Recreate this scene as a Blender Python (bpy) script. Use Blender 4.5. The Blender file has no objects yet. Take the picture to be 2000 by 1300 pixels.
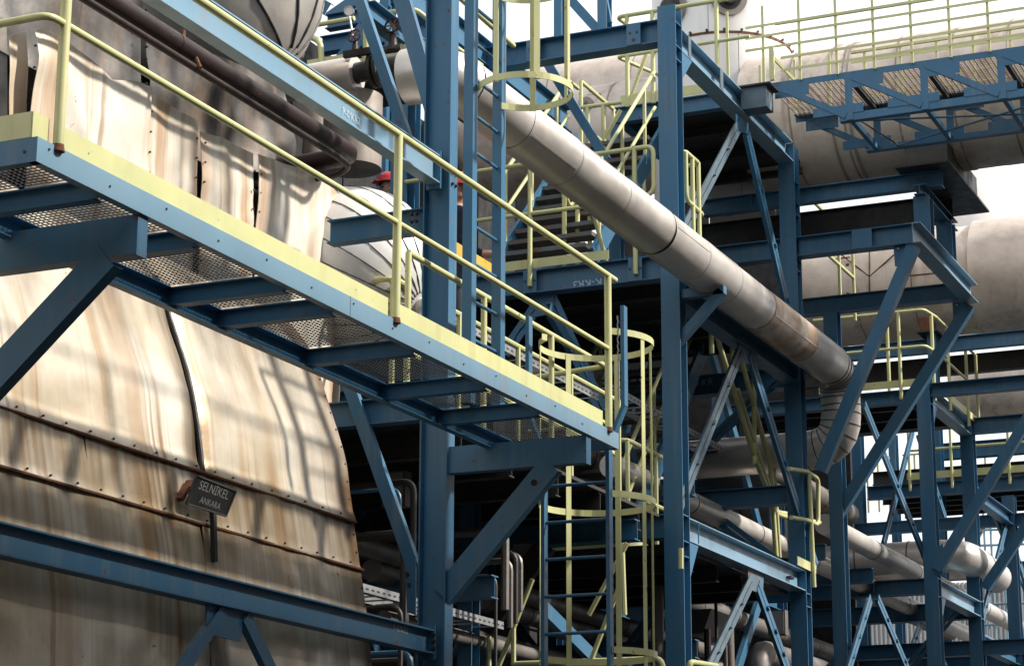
import bpy, math, random
from mathutils import Vector, Matrix, noise
random.seed(7)
S = bpy.context.scene
COL = S.collection

# ------------------------------------------------------------------ camera
F, YAW, PITCH, ROLL = 4375.4, .421566, .249647, .003794      # focal length in photo pixels, angles in radians
CAM = Vector((0, 0, 1.6))
_cy, _sy, _cp, _sp, _cr, _sr = math.cos(YAW), math.sin(YAW), math.cos(PITCH), math.sin(PITCH), math.cos(ROLL), math.sin(ROLL)
_r = Vector((_cy, _sy, 0)); _d0 = Vector((-_sy, _cy, 0)); _u0 = Vector((0, 0, 1))
CD = _d0*_cp + _u0*_sp; _u = _u0*_cp - _d0*_sp
CR = _r*_cr + _u*_sr; CU = _u*_cr - _r*_sr
cd = bpy.data.cameras.new('camera'); cam = bpy.data.objects.new('camera', cd); COL.objects.link(cam)
cd.sensor_fit = 'HORIZONTAL'; cd.sensor_width = 36; cd.lens = F/2000*36; cd.clip_start = .1; cd.clip_end = 3000
cam.matrix_world = Matrix(((CR.x, CU.x, -CD.x, CAM.x), (CR.y, CU.y, -CD.y, CAM.y), (CR.z, CU.z, -CD.z, CAM.z), (0, 0, 0, 1)))
S.camera = cam
S.cycles.max_bounces = 4; S.cycles.diffuse_bounces = 2; S.cycles.glossy_bounces = 2

# ------------------------------------------------------------------ light
SUN = Vector((1, .38, .87)).normalized()
W = bpy.data.worlds.new('World'); S.world = W; W.use_nodes = True
nt = W.node_tree; bg = nt.nodes['Background']
sky = nt.nodes.new('ShaderNodeTexSky'); sky.sky_type = 'NISHITA'; sky.sun_disc = False
sky.sun_elevation = math.asin(SUN.z); sky.sun_rotation = math.atan2(SUN.x, SUN.y)
sky.dust_density = 4; sky.air_density = 1; sky.altitude = 900
tcw = nt.nodes.new('ShaderNodeTexCoord'); nz = nt.nodes.new('ShaderNodeTexNoise'); nz.inputs['Scale'].default_value = 2.2; nz.inputs['Detail'].default_value = 6
rp = nt.nodes.new('ShaderNodeMapRange'); rp.inputs[1].default_value = .25; rp.inputs[2].default_value = .6; rp.inputs[3].default_value = .62; rp.inputs[4].default_value = .97
mx = nt.nodes.new('ShaderNodeMix'); mx.data_type = 'RGBA'; mx.inputs[7].default_value = (8.6, 8.8, 9.1, 1)
nt.links.new(tcw.outputs['Generated'], nz.inputs['Vector']); nt.links.new(nz.outputs[0], rp.inputs[0]); nt.links.new(rp.outputs[0], mx.inputs[0])
nt.links.new(sky.outputs[0], mx.inputs[6]); nt.links.new(mx.outputs[2], bg.inputs['Color'])
bg.inputs['Strength'].default_value = .12
sl = bpy.data.lights.new('sun', 'SUN'); sl.energy = 5; sl.angle = math.radians(3); sl.color = (1, .95, .87)
so = bpy.data.objects.new('sun', sl); COL.objects.link(so); so.rotation_euler = SUN.to_track_quat('Z', 'Y').to_euler(); so.location = (20, 0, 30)
S.view_settings.view_transform = 'Standard'; S.view_settings.look = 'None'; S.view_settings.exposure = .42; S.view_settings.gamma = 1
S.view_settings.use_curve_mapping = False

# ------------------------------------------------------------------ measuring: a photo pixel on a known plane -> a point of the place
def V(*a): return Vector(a)
def at(x, y, X=None, Y=None, Z=None, w=None):
    v = CD + CR*((x-1000)/F) - CU*((y-650)/F)
    if X is not None: t = (X-CAM.x)/v.x
    elif Y is not None: t = (Y-CAM.y)/v.y
    elif Z is not None: t = (Z-CAM.z)/v.z
    else: t = w
    return CAM + v*t
def _n(px): return CD*(px-1000) - CR*F
def sx(px, Y, Z): n = _n(px); return CAM.x - (n.y*(Y-CAM.y)+n.z*(Z-CAM.z))/n.x
def sy(px, X, Z): n = _n(px); return CAM.y - (n.x*(X-CAM.x)+n.z*(Z-CAM.z))/n.y
def sz(py, X, Y): n = CD*(650-py) - CU*F; return CAM.z - (n.x*(X-CAM.x)+n.y*(Y-CAM.y))/n.z

# ------------------------------------------------------------------ materials
MATS = {}
def mat(name, c1, c2=None, rough=.5, metal=0., vs=3., rust=0., rs=6., streak=0., ss=(5, 5, .35), bump=0., bs=20., wash=0., washc=(.25, .14, .05), rustc=(.16, .055, .018), streakc=None, spec=.5, dirt=0.):
    m = bpy.data.materials.new(name); m.use_nodes = True; t = m.node_tree; N = t.nodes; L = t.links; b = N['Principled BSDF']
    b.inputs['Roughness'].default_value = rough; b.inputs['Metallic'].default_value = metal; b.inputs['Specular IOR Level'].default_value = spec
    tc = N.new('ShaderNodeTexCoord')
    def noi(scale, detail=6, vec=None, mapping=None, rgh=.55):
        n = N.new('ShaderNodeTexNoise'); n.inputs['Scale'].default_value = scale; n.inputs['Detail'].default_value = detail; n.inputs['Roughness'].default_value = rgh
        if mapping:
            mp = N.new('ShaderNodeMapping'); mp.inputs['Scale'].default_value = mapping; L.new(tc.outputs['Object'], mp.inputs[0]); L.new(mp.outputs[0], n.inputs['Vector'])
        else: L.new(tc.outputs['Object'], n.inputs['Vector'])
        return n.outputs[0]
    def rng(v, a, b_, lo=0., hi=1.):
        r = N.new('ShaderNodeMapRange'); r.inputs[1].default_value = a; r.inputs[2].default_value = b_; r.inputs[3].default_value = lo; r.inputs[4].default_value = hi
        L.new(v, r.inputs[0]); return r.outputs[0]
    def mixc(f, a, b_):
        x = N.new('ShaderNodeMix'); x.data_type = 'RGBA'
        L.new(f, x.inputs[0])
        for s, k in ((a, 6), (b_, 7)):
            if isinstance(s, tuple): x.inputs[k].default_value = (*s, 1)
            else: L.new(s, x.inputs[k])
        return x.outputs[2]
    c2 = c2 or tuple(v*.75 for v in c1)
    col = mixc(rng(noi(vs, 4), .3, .7), c1, c2)
    rmask = None
    if dirt:
        col = mixc(rng(noi(1.1, 4, rgh=.7), .45, .75, 0, dirt), col, (.07, .055, .045))
    if wash:
        a_ = rng(noi(1, 2, mapping=(0, 1.1, .55)), .40, .66, .15, 1)
        for mp_, lo, hi, k_, cc in (((0, 4.2, .28), .46, .64, wash, washc), ((0, 9.5, .16), .56, .66, wash*.9, tuple(v*.6 for v in washc)), ((0, 26, .35), .62, .72, wash*.5, washc)):
            q = N.new('ShaderNodeMath'); q.operation = 'MULTIPLY'; L.new(rng(noi(1, 2, mapping=mp_), lo, hi, 0, k_), q.inputs[0]); L.new(a_, q.inputs[1])
            col = mixc(q.outputs[0], col, cc)
    if streak:
        s = rng(noi(1, 4, mapping=ss), .5, .72, 0, streak); s2 = rng(noi(.7, 3), .35, .6)
        mu = N.new('ShaderNodeMath'); mu.operation = 'MULTIPLY'; L.new(s, mu.inputs[0]); L.new(s2, mu.inputs[1])
        col = mixc(mu.outputs[0], col, streakc or rustc); rmask = mu.outputs[0]
    if rust:
        k = rng(noi(rs, 4, rgh=.65), .72-.25*rust, .76-.22*rust)
        col = mixc(k, col, rustc)
        if rmask:
            ma = N.new('ShaderNodeMath'); ma.operation = 'MAXIMUM'; L.new(rmask, ma.inputs[0]); L.new(k, ma.inputs[1]); rmask = ma.outputs[0]
        else: rmask = k
    L.new(col, b.inputs['Base Color'])
    rr = rng(noi(vs*2.3, 2), .25, .75, rough*.8, min(1, rough*1.25))
    if rmask:
        x = N.new('ShaderNodeMix'); L.new(rmask, x.inputs[0]); L.new(rr, x.inputs[2]); x.inputs[3].default_value = .85; L.new(x.outputs[0], b.inputs['Roughness'])
        if metal:
            y = N.new('ShaderNodeMix'); L.new(rmask, y.inputs[0]); y.inputs[2].default_value = metal; y.inputs[3].default_value = metal*.2; L.new(y.outputs[0], b.inputs['Metallic'])
    else: L.new(rr, b.inputs['Roughness'])
    if bump:
        bp = N.new('ShaderNodeBump'); bp.inputs['Strength'].default_value = bump; bp.inputs['Distance'].default_value = .02
        L.new(noi(bs, 2), bp.inputs['Height']); L.new(bp.outputs[0], b.inputs['Normal'])
    MATS[name] = m; return m
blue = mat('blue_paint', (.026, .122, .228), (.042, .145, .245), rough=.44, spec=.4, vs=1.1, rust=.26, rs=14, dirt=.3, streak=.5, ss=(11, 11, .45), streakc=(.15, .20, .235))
blueL = mat('sunlit_bleached_blue_paint', (.19, .315, .41), (.155, .285, .39), rough=.38, vs=1.8, rust=.1, rs=8, dirt=.06, streak=.4, ss=(6, 6, .3), streakc=(.22, .17, .13))  # bleached blue, lightened further for sun-facing beams: sun and sky sheen in the colour
blueold = mat('weathered_blue_paint', (.11, .165, .20), (.07, .11, .14), rough=.6, vs=5, rust=.42, rs=7, dirt=.4, bump=.1)
yellow = mat('yellow_paint', (.58, .57, .27), (.53, .53, .26), rough=.45, vs=3, rust=.2, rs=11, dirt=.18, streak=.35, ss=(8, 8, .4), streakc=(.34, .24, .11))
amber = mat('amber_paint', (.62, .40, .05), rough=.5, vs=4, rust=.3)
clad = mat('stained_cladding', (.86, .81, .72), (.77, .67, .52), rough=.34, metal=.25, vs=1.3, rust=.08, rs=6, bump=.08, bs=14, dirt=.1, wash=.85, washc=(.46, .23, .065))
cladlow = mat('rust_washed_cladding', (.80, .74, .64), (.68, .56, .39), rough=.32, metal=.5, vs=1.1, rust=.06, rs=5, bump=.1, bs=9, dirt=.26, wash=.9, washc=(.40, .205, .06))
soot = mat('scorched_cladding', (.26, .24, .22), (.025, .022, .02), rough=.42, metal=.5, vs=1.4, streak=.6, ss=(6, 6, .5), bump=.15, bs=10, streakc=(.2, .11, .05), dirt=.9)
alu = mat('aluminium_cladding', (.66, .61, .56), (.55, .505, .46), rough=.42, metal=.5, vs=1.8, bump=.08, bs=16, dirt=.2)
alurust = mat('rust_stained_aluminium', (.56, .50, .44), (.40, .25, .14), rough=.42, metal=.7, vs=2.6, streak=.5, bump=.1, bs=16, dirt=.25)
white = mat('pale_cladding', (.78, .76, .73), (.70, .67, .63), rough=.42, metal=.1, vs=2, streak=.3, streakc=(.5, .42, .3), bump=.08, bs=10)
beige = mat('dusty_cladding', (.68, .585, .50), (.55, .46, .385), rough=.5, metal=.12, vs=1.2, streak=.7, ss=(6, 6, .3), streakc=(.27, .17, .11), bump=.3, bs=7, dirt=.38)
beiged = mat('grimy_cladding', (.36, .31, .27), (.26, .22, .19), rough=.55, metal=.3, vs=1.2, streak=.7, ss=(4, 4, .3), streakc=(.1, .07, .05), bump=.12, bs=8, dirt=.5)
brown = mat('brown_pipe_paint', (.026, .013, .011), (.018, .010, .009), rough=.5, spec=.3, vs=6, rust=.2, rs=9, rustc=(.10, .035, .015), bump=.08, bs=40)
dark = mat('dark_steel', (.022, .022, .024), (.035, .032, .03), rough=.6, vs=4)
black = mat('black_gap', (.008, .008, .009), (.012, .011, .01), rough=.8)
galv = mat('galvanised_steel', (.42, .43, .44), (.34, .34, .34), rough=.45, metal=.6, vs=8)
grate = mat('dark_grating_steel', (.05, .055, .06), (.035, .035, .035), rough=.55, metal=.3, vs=20)
rusty = mat('rusty_grating_steel', (.50, .40, .33), (.30, .18, .11), rough=.8, vs=6, rust=.3)
tread = mat('worn_tread_steel', (.10, .13, .15), (.14, .10, .075), rough=.7, vs=5, rust=.5, rs=9)
rustm = mat('rust', (.17, .06, .02), (.08, .03, .015), rough=.9, vs=14, bump=.3, bs=40)
grime = mat('grimy_steel', (.05, .046, .042), (.03, .028, .027), rough=.6, vs=3, rust=.1, metal=.2)
greypipe = mat('grey_lagging', (.22, .20, .18), (.15, .135, .125), rough=.5, metal=.4, vs=2, streak=.4, dirt=.4, bump=.1)
signm = mat('black_sign_paint', (.012, .012, .012), rough=.5); lett = mat('sign_lettering', (.22, .22, .21), rough=.6); chalk = mat('white_marker', (.5, .58, .64), rough=.8)
redm = mat('red_helmet', (.55, .02, .025), rough=.3); navy = mat('navy_jacket', (.012, .014, .03), rough=.85, bump=.2, bs=30); skin = mat('skin', (.42, .24, .17), rough=.55); trou = mat('work_trousers', (.03, .035, .05), rough=.9)
conc = mat('concrete', (.06, .058, .055), (.045, .043, .041), rough=.9, vs=.6, dirt=.4, bump=.1)
corr = mat('corrugated_sheet', (.50, .50, .50), (.42, .42, .42), rough=.5, metal=.3, vs=.6, streak=.4, streakc=(.3, .25, .2))
pane = mat('gauge_face', (.75, .74, .70), rough=.3)

def stain_shade(m, axis, val, lo, hi, color, amt, ns=(2, 5, 1.2)):
    """grime run from a joint, also used for painted shade, at coordinate val: fades lo metres below and hi metres above it"""
    t = m.node_tree; N = t.nodes; L = t.links; b = N['Principled BSDF']; src = b.inputs['Base Color'].links[0].from_socket
    tc = N.new('ShaderNodeTexCoord'); sp = N.new('ShaderNodeSeparateXYZ'); L.new(tc.outputs['Object'], sp.inputs[0])
    a = N.new('ShaderNodeMapRange'); a.inputs[1].default_value = val-lo; a.inputs[2].default_value = val; a.interpolation_type = 'SMOOTHSTEP'; L.new(sp.outputs['XYZ'.index(axis)], a.inputs[0])
    c = N.new('ShaderNodeMapRange'); c.inputs[1].default_value = val; c.inputs[2].default_value = val+hi; c.inputs[3].default_value = 1; c.inputs[4].default_value = 0; c.interpolation_type = 'SMOOTHSTEP'; L.new(sp.outputs['XYZ'.index(axis)], c.inputs[0])
    mp = N.new('ShaderNodeMapping'); mp.inputs['Scale'].default_value = ns; L.new(tc.outputs['Object'], mp.inputs[0])
    n = N.new('ShaderNodeTexNoise'); n.inputs['Scale'].default_value = 1; n.inputs['Detail'].default_value = 4; L.new(mp.outputs[0], n.inputs['Vector'])
    nr = N.new('ShaderNodeMapRange'); nr.inputs[1].default_value = .35; nr.inputs[2].default_value = .62; nr.inputs[4].default_value = amt; L.new(n.outputs[0], nr.inputs[0])
    q = N.new('ShaderNodeMath'); q.operation = 'MULTIPLY'; L.new(a.outputs[0], q.inputs[0]); L.new(c.outputs[0], q.inputs[1])
    w = N.new('ShaderNodeMath'); w.operation = 'MULTIPLY'; L.new(q.outputs[0], w.inputs[0]); L.new(nr.outputs[0], w.inputs[1])
    x = N.new('ShaderNodeMix'); x.data_type = 'RGBA'; L.new(w.outputs[0], x.inputs[0]); L.new(src, x.inputs[6]); x.inputs[7].default_value = (*color, 1); L.new(x.outputs[2], b.inputs['Base Color'])

# ------------------------------------------------------------------ mesh building
class MB:
    def __init__(s): s.v = []; s.f = []
    def add(s, vs, fs):
        k = len(s.v); s.v += [tuple(p) for p in vs]; s.f += [tuple(i+k for i in f) for f in fs]; return s
    def box(s, a, b):
        x0, y0, z0 = a; x1, y1, z1 = b
        if x0 > x1: x0, x1 = x1, x0
        if y0 > y1: y0, y1 = y1, y0
        if z0 > z1: z0, z1 = z1, z0
        return s.add([(x0,y0,z0),(x1,y0,z0),(x1,y1,z0),(x0,y1,z0),(x0,y0,z1),(x1,y0,z1),(x1,y1,z1),(x0,y1,z1)],
                     [(0,3,2,1),(4,5,6,7),(0,1,5,4),(1,2,6,5),(2,3,7,6),(3,0,4,7)])
    def prof(s, p, q, poly, up=V(0,0,1)):
        p = Vector(p); q = Vector(q); d = (q-p).normalized(); sd = d.cross(Vector(up))
        if sd.length < 1e-5: sd = d.cross(V(1,0,0))
        sd.normalize(); u = sd.cross(d)
        n = len(poly); vs = [p+sd*a+u*b for a, b in poly]+[q+sd*a+u*b for a, b in poly]
        ar = sum(poly[i][0]*poly[(i+1)%n][1]-poly[(i+1)%n][0]*poly[i][1] for i in range(n))
        fs = [(i, (i+1) % n, n+(i+1) % n, n+i) for i in range(n)]+[tuple(range(n))[::-1], tuple(range(n, 2*n))]
        if ar > 0: fs = [f[::-1] for f in fs]
        fs = [f[::-1] for f in fs]
        return s.add(vs, fs)
    def bar(s, p, q, w, h, up=V(0,0,1)): return s.prof(p, q, [(-w/2,-h/2),(w/2,-h/2),(w/2,h/2),(-w/2,h/2)], up)
    def ib(s, p, q, h, b, tf=.011, tw=.009, up=V(0,0,1)):   # p, q on the centre of the top flange
        B = b/2; T = tw/2
        return s.prof(p, q, [(-B,0),(-B,-tf),(-T,-tf),(-T,-h+tf),(-B,-h+tf),(-B,-h),(B,-h),(B,-h+tf),(T,-h+tf),(T,-tf),(B,-tf),(B,0)], up)
    def ch(s, p, q, h, b, t=.008, up=V(0,0,1), flip=1):      # channel, back towards the side vector
        return s.prof(p, q, [(0,0),(0,-h),(-b*flip,-h),(-b*flip,-h+t),(-t*flip,-h+t),(-t*flip,-t),(-b*flip,-t),(-b*flip,0)], up)
    def tube(s, path, r, n=10, caps=True):
        path = [Vector(p) for p in path]; rr = r if isinstance(r, (list, tuple)) else [r]*len(path)
        rings = []; ref = None
        for i, p in enumerate(path):
            a = (path[i]-path[i-1]).normalized() if i else None; b = (path[i+1]-p).normalized() if i < len(path)-1 else None
            t = (a+b).normalized() if a and b else (a or b)
            k = 1.
            if ref is None:
                ref = t.orthogonal()
                if abs(t.z) < .9: ref = V(0,0,1)-t*t.z
                ref.normalize()
            else: ref = (ref-t*ref.dot(t)).normalized()
            o = t.cross(ref)
            st = V(0,0,0); sc = 1
            if a and b and (a-b).length > 1e-4:
                c = max(.3, t.dot(a)); st = (b-a).normalized(); sc = 1/c
            ring = []
            for j in range(n):
                an = 2*math.pi*j/n; w = ref*math.cos(an)+o*math.sin(an)
                w = w+st*(w.dot(st)*(sc-1))
                ring.append(p+w*rr[i])
            rings.append(ring)
        vs = [v for g in rings for v in g]; m = len(rings)
        fs = [(i*n+j, i*n+(j+1) % n, (i+1)*n+(j+1) % n, (i+1)*n+j) for i in range(m-1) for j in range(n)]
        if caps: fs += [tuple(range(n))[::-1], tuple(range((m-1)*n, m*n))]
        return s.add(vs, fs)
    def plate(s, pts, th):                                     # flat polygon given thickness vector
        pts = [Vector(p) for p in pts]; n = len(pts); th = Vector(th)
        nn = V(0,0,0)
        for i in range(n): nn += (pts[i]-pts[0]).cross(pts[(i+1) % n]-pts[0])
        vs = pts+[p+th for p in pts]
        fs = [tuple(range(n)), tuple(range(n, 2*n))[::-1]]+[(i, n+i, n+(i+1) % n, (i+1) % n) for i in range(n)]
        if nn.dot(th) > 0: fs = [f[::-1] for f in fs]
        return s.add(vs, fs)
    def grid(s, fn, nu, nv, th=None):
        vs = [Vector(fn(i/nu, j/nv)) for j in range(nv+1) for i in range(nu+1)]; N = len(vs)
        q = [(j*(nu+1)+i, j*(nu+1)+i+1, (j+1)*(nu+1)+i+1, (j+1)*(nu+1)+i) for j in range(nv) for i in range(nu)]
        if th is not None:
            th = Vector(th); vs2 = [v+th for v in vs]; bd = []
            lo = [i for i in range(nu+1)]; rt = [j*(nu+1)+nu for j in range(nv+1)]; tp = [nv*(nu+1)+i for i in range(nu, -1, -1)]; lf = [j*(nu+1) for j in range(nv, -1, -1)]
            for e in (lo, rt, tp, lf): bd += [(e[k+1], e[k], N+e[k], N+e[k+1]) for k in range(len(e)-1)]
            return s.add(vs+vs2, q+[tuple(N+i for i in f[::-1]) for f in q]+bd)
        return s.add(vs, q)
    def lathe(s, c, axis, prof, n=32, a0=0., a1=2*math.pi, ref=None):   # prof: (along axis, radius)
        c = Vector(c); ax = Vector(axis).normalized(); r = Vector(ref) if ref else ax.orthogonal(); r = (r-ax*r.dot(ax)).normalized(); o = ax.cross(r)
        full = abs(a1-a0-2*math.pi) < 1e-6; m = n if full else n+1
        vs = [c+ax*z+(r*math.cos(a0+(a1-a0)*j/n)+o*math.sin(a0+(a1-a0)*j/n))*q for z, q in prof for j in range(m)]
        fs = [(i*m+j, i*m+(j+1) % m, (i+1)*m+(j+1) % m, (i+1)*m+j) for i in range(len(prof)-1) for j in range(n)]
        return s.add(vs, fs)
    def build(s, name, m, parent=None, smooth=None, label=None):
        me = bpy.data.meshes.new(name); me.from_pydata(s.v, [], s.f); me.update()
        me.materials.append(m)
        if smooth is not None:
            me.polygons.foreach_set('use_smooth', [True]*len(me.polygons)); me.set_sharp_from_angle(angle=math.radians(smooth))
        o = bpy.data.objects.new(name, me); COL.objects.link(o)
        if parent is not None: attach(o, parent)
        if label: o['label'] = label
        return o
WM = {}
def attach(o, p):
    o.parent = p
    b = WM.get(p.name)
    if b is not None: o.matrix_parent_inverse = Matrix.Translation(-b)
def thing(name, label, cat, loc=(0,0,0), group=None):
    e = bpy.data.objects.new(name, None); COL.objects.link(e); e.location = loc; e.empty_display_size = .2
    WM[e.name] = Vector(loc); e['label'] = label; e['category'] = cat
    if group: e['group'] = group
    return e
def tag(o, label, cat, group=None, kind=None):
    o['label'] = label
    if cat: o['category'] = cat
    if group: o['group'] = group
    if kind: o['kind'] = kind
    return o
def IB(par, p, q, h=.2, b=.12, m=None, name='beam', up=V(0,0,1), **k): return MB().ib(p, q, h, b, up=up, **k).build(name, m or blue, par)
def TU(par, path, r=.024, m=None, name='rail', n=10): return MB().tube(fillet(path, r*3), r, n).build(name, m or yellow, par, smooth=40)
def fillet(path, r):
    path = [Vector(p) for p in path]; out = [path[0]]
    for i in range(1, len(path)-1):
        a, p, b = path[i-1], path[i], path[i+1]
        d1 = (a-p); d2 = (b-p); k = min(r*1.2, d1.length*.45, d2.length*.45)
        if d1.normalized().dot(d2.normalized()) < -.999: out.append(p); continue
        p1 = p+d1.normalized()*k; p2 = p+d2.normalized()*k
        for t in (0, .25, .5, .75, 1): out.append(p1*(1-t)**2+p*2*t*(1-t)+p2*t*t)
    return out+[path[-1]]
def HCOL(par, x0, x1, y0, y1, z0, z1, face='Y', name='column', m=None):
    """H column; face='Y' has its flanges facing -Y/+Y, face='X' facing -X/+X"""
    b = MB(); t = .012
    if face == 'Y': b.ib(((x0+x1)/2, y0, z0), ((x0+x1)/2, y0, z1), y1-y0, x1-x0, tf=t, up=V(0,-1,0))
    else: b.ib((x1, (y0+y1)/2, z0), (x1, (y0+y1)/2, z1), x1-x0, y1-y0, tf=t, up=V(1,0,0))
    return b.build(name, m or blue, par)
def DBL(par, p, q, side, w=.07, gap=.018, m=None, name='brace', packers=3):
    """two angles back to back with a slit between them and packer plates"""
    p = Vector(p); q = Vector(q); d = (q-p).normalized(); s_ = Vector(side).normalized(); u = d.cross(s_).normalized()
    b = MB(); t = .008
    for k in (-1, 1):
        L = [(k*gap/2, 0), (k*(gap/2+w), 0), (k*(gap/2+w), t), (k*(gap/2+t), t), (k*(gap/2+t), w), (k*gap/2, w)]
        b.prof(p, q, [(a, -c) for a, c in L], up=s_)
    for i in range(packers):
        c = p.lerp(q, (i+1)/(packers+1)); b.bar(c-d*.03, c+d*.03, gap*1.1, w*.8, up=s_)
    return b.build(name, m or blue, par)
def ANG(par, p, q, w=.07, up=V(0,0,1), m=None, name='brace', fl=1, t=.008):
    return MB().prof(p, q, [(0,0),(fl*w,0),(fl*w,-t),(fl*t,-t),(fl*t,-w),(0,-w)], up).build(name, m or blue, par)
def bolts(par, pts, ax, r=.012, l=.02, m=None, name='bolt'):
    ax = Vector(ax)
    for p in pts: MB().tube([Vector(p), Vector(p)+ax*l], r, 6).build(name, m or dark, par)
def text(par, body, org, right, upv, size, m, name='marking', th=.001):
    cu = bpy.data.curves.new('t', 'FONT'); cu.body = body; cu.size = 1; cu.extrude = 0; cu.align_x = 'CENTER'; cu.align_y = 'CENTER'; cu.resolution_u = 3
    o = bpy.data.objects.new('t', cu); COL.objects.link(o); bpy.context.view_layer.update()
    me = bpy.data.meshes.new_from_object(o.evaluated_get(bpy.context.evaluated_depsgraph_get())); bpy.data.objects.remove(o); bpy.data.curves.remove(cu)
    r = Vector(right).normalized(); u = Vector(upv).normalized(); n = r.cross(u)
    for v in me.vertices: v.co = Vector(org)+r*v.co.x*size+u*v.co.y*size+n*th
    me.materials.clear(); me.materials.append(m); q = bpy.data.objects.new(name, me); COL.objects.link(q); me.name = name
    attach(q, par); return q
def railing(par, base, h=1.1, mids=(.55,), posts=None, r=.024, n=8, drop=.0, toe=None, ends=(0, 0), pr=None):
    """pipe handrail along a polyline of floor points; posts at fractions (segment, t)"""
    base = [Vector(p) for p in base]; z = V(0,0,1)
    for hh in (h,)+tuple(mids): TU(par, [p+z*hh for p in base], r, n=n)
    if posts is None: posts = [(i, 0) for i in range(len(base)-1)]+[(len(base)-2, 1)]
    for i, t in posts:
        p = base[i].lerp(base[i+1], t); MB().tube([p-z*drop, p+z*h], pr or r, n).build('post', yellow, par, smooth=40)
    if toe:
        for i in range(len(base)-1): MB().bar(base[i]+z*toe/2, base[i+1]+z*toe/2, .008, toe).build('toe_plate', yellow, par)

# ------------------------------------------------------------------ ground
g = MB().grid(lambda u, v: (-600+1200*u, -300+1500*v, 0), 8, 8).build('ground', conc); g['kind'] = 'structure'; g['label'] = 'dull grey concrete yard under the plant'

def CHB(par, p, q, h, b, face=(0,-1,0), m=None, name='brace', t=.008):
    return MB().prof(p, q, [(-h/2,0),(h/2,0),(h/2,-b),(h/2-t,-b),(h/2-t,-t),(-h/2+t,-t),(-h/2+t,-b),(-h/2,-b)], up=Vector(face)).build(name, m or blue, par)
def nz3(p, f, s=0.): return noise.noise(Vector((p[0]*f+s, p[1]*f+s*1.7, p[2]*f)))

# ------------------------------------------------------------------ near access platform
XF, XB, Y0, Y1, ZB, ZT = -6., -6.83, 8.03, 15.34, 4.90, 5.02
pf = thing('access_platform', 'long blue walkway platform with yellow handrail crossing the picture from upper left', 'platform', (-6.4, 11.6, 4.9))
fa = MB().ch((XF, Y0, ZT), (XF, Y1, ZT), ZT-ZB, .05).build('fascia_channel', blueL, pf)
fe = MB().ch((-8.3, Y0-.001, ZT), (XF-.002, Y0-.001, ZT), ZT-ZB, .05).build('fascia_channel', blue, pf)
MB().ch((XF-.002, Y1, ZT), (XB, Y1, ZT), ZT-ZB, .05).build('fascia_channel', blue, pf)
MB().ch((XB, Y1-.06, 4.985), (XB, Y0+.06, 4.985), .12, .06).build('stringer', blue, pf)
for i in range(15): bolts(fa, [(XF, 8.12+i*.5, 4.985-.03*(i % 2))], (1,0,0), .006, .006)
MB().box((XF, 11.08, ZB-.001), (XF+.001, 11.084, ZT+.001)).build('weld_seam', dark, fa)
bolts(fe, [(-6.07, Y0-.001, 4.955)], (0,-1,0), .008, .006)
toeX = XF-.032
for a, b in ((8.03, 8.155), (8.225, 11.62), (11.70, 15.10)):
    MB().box((toeX-.006, a, ZT+.002), (toeX, b, 5.148)).build('toe_plate', yellow, pf)
MB().box((-8.3, Y0-.001, ZT+.002), (toeX-.008, Y0+.005, 5.148)).build('toe_plate', yellow, pf)
JY = [sy(x, -6.06, 4.87) for x in (178, 372, 548, 640, 800, 941, 1046)]
edges = [8.10]
for y in JY:
    MB().ib((XB+.012, y+.04, 4.985), (XF-.052, y+.04, 4.985), .105, .075, tf=.008, tw=.007).build('joist', blue, pf)
    edges += [y, y+.08]
edges += [15.28]
for k in range(0, len(edges), 2):
    a, b = edges[k], edges[k+1]; m = MB()
    n = max(2, int((b-a)/.034))
    for i in range(n+1):
        yy = a+(b-a)*i/n; m.box((XB+.01, yy-.003, 4.994), (XF-.05, yy+.003, 4.9975))
    for i in range(25):
        xx = XB+.02+i*.031; m.box((xx-.003, a, 4.9945), (xx+.003, b, 4.998))
    m.build('grating', grate, pf)
rp_ = [(-7.6, 8.06, 0), (-6.0, 8.06, 0), (-6.0, 15.29, 0)]
TU(pf, [V(x, y, 6.2) for x, y, _ in rp_], .0235, name='top_rail', n=14)
TU(pf, [V(x, y, 5.63) for x, y, _ in [(-7.6, 8.06, 0), (-6.0, 8.06, 0), (-6.0, 15.16, 0)]], .019, name='mid_rail', n=12)
for y in (8.19, 11.66, 15.14):
    po = MB().tube([(-6.0, y, 5.0 if y < 15 else 5.01), (-6.0, y, 6.2)], .027, 14).build('post', yellow, pf, smooth=40)
    MB().tube([(-6.0, y, 4.995), (-6.0, y, 5.03)], [.033, .0275], 12).build('rust_collar', rustm, po, smooth=40)
# brackets under the platform
nf = thing('pipe_rack', 'near blue steel frame with the tall column behind the walkway platform', 'steel frame', (-7.23, 14.77, 0))
for yb, m0 in ((8.9, (205, 497, -90, 815)), (14.74, (1075, 905, 862, 1162))):
    br = MB().ch((-8.4 if yb < 10 else -7.13, yb, 4.897), (-6.03, yb, 4.897), .2, .09, t=.01).build('bracket_beam', blue, nf)
    MB().box((-6.03, yb, 4.69), (-6.018, yb+.09, 4.9)).build('end_plate', blue, br)
    p, q = at(m0[0], m0[1], Y=yb-.004), at(m0[2], m0[3], Y=yb-.004)
    CHB(nf, q, p, .165 if yb < 10 else .17, .08)
ho = at(1043, 942, Y=14.735); MB().tube([ho, ho-V(0, .004, 0)], .024, 16).build('drain_hole', black, nf)
mc = HCOL(nf, -7.345, -7.12, 14.70, 14.835, 0, 13, 'X')
HCOL(nf, -7.345, -7.12, 8.83, 8.965, 0, 13, 'X')
pb = IB(nf, (-7.24, 9.0, 7.165), (-7.24, 14.66, 7.165), .225, .11, m=blueL)
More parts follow.
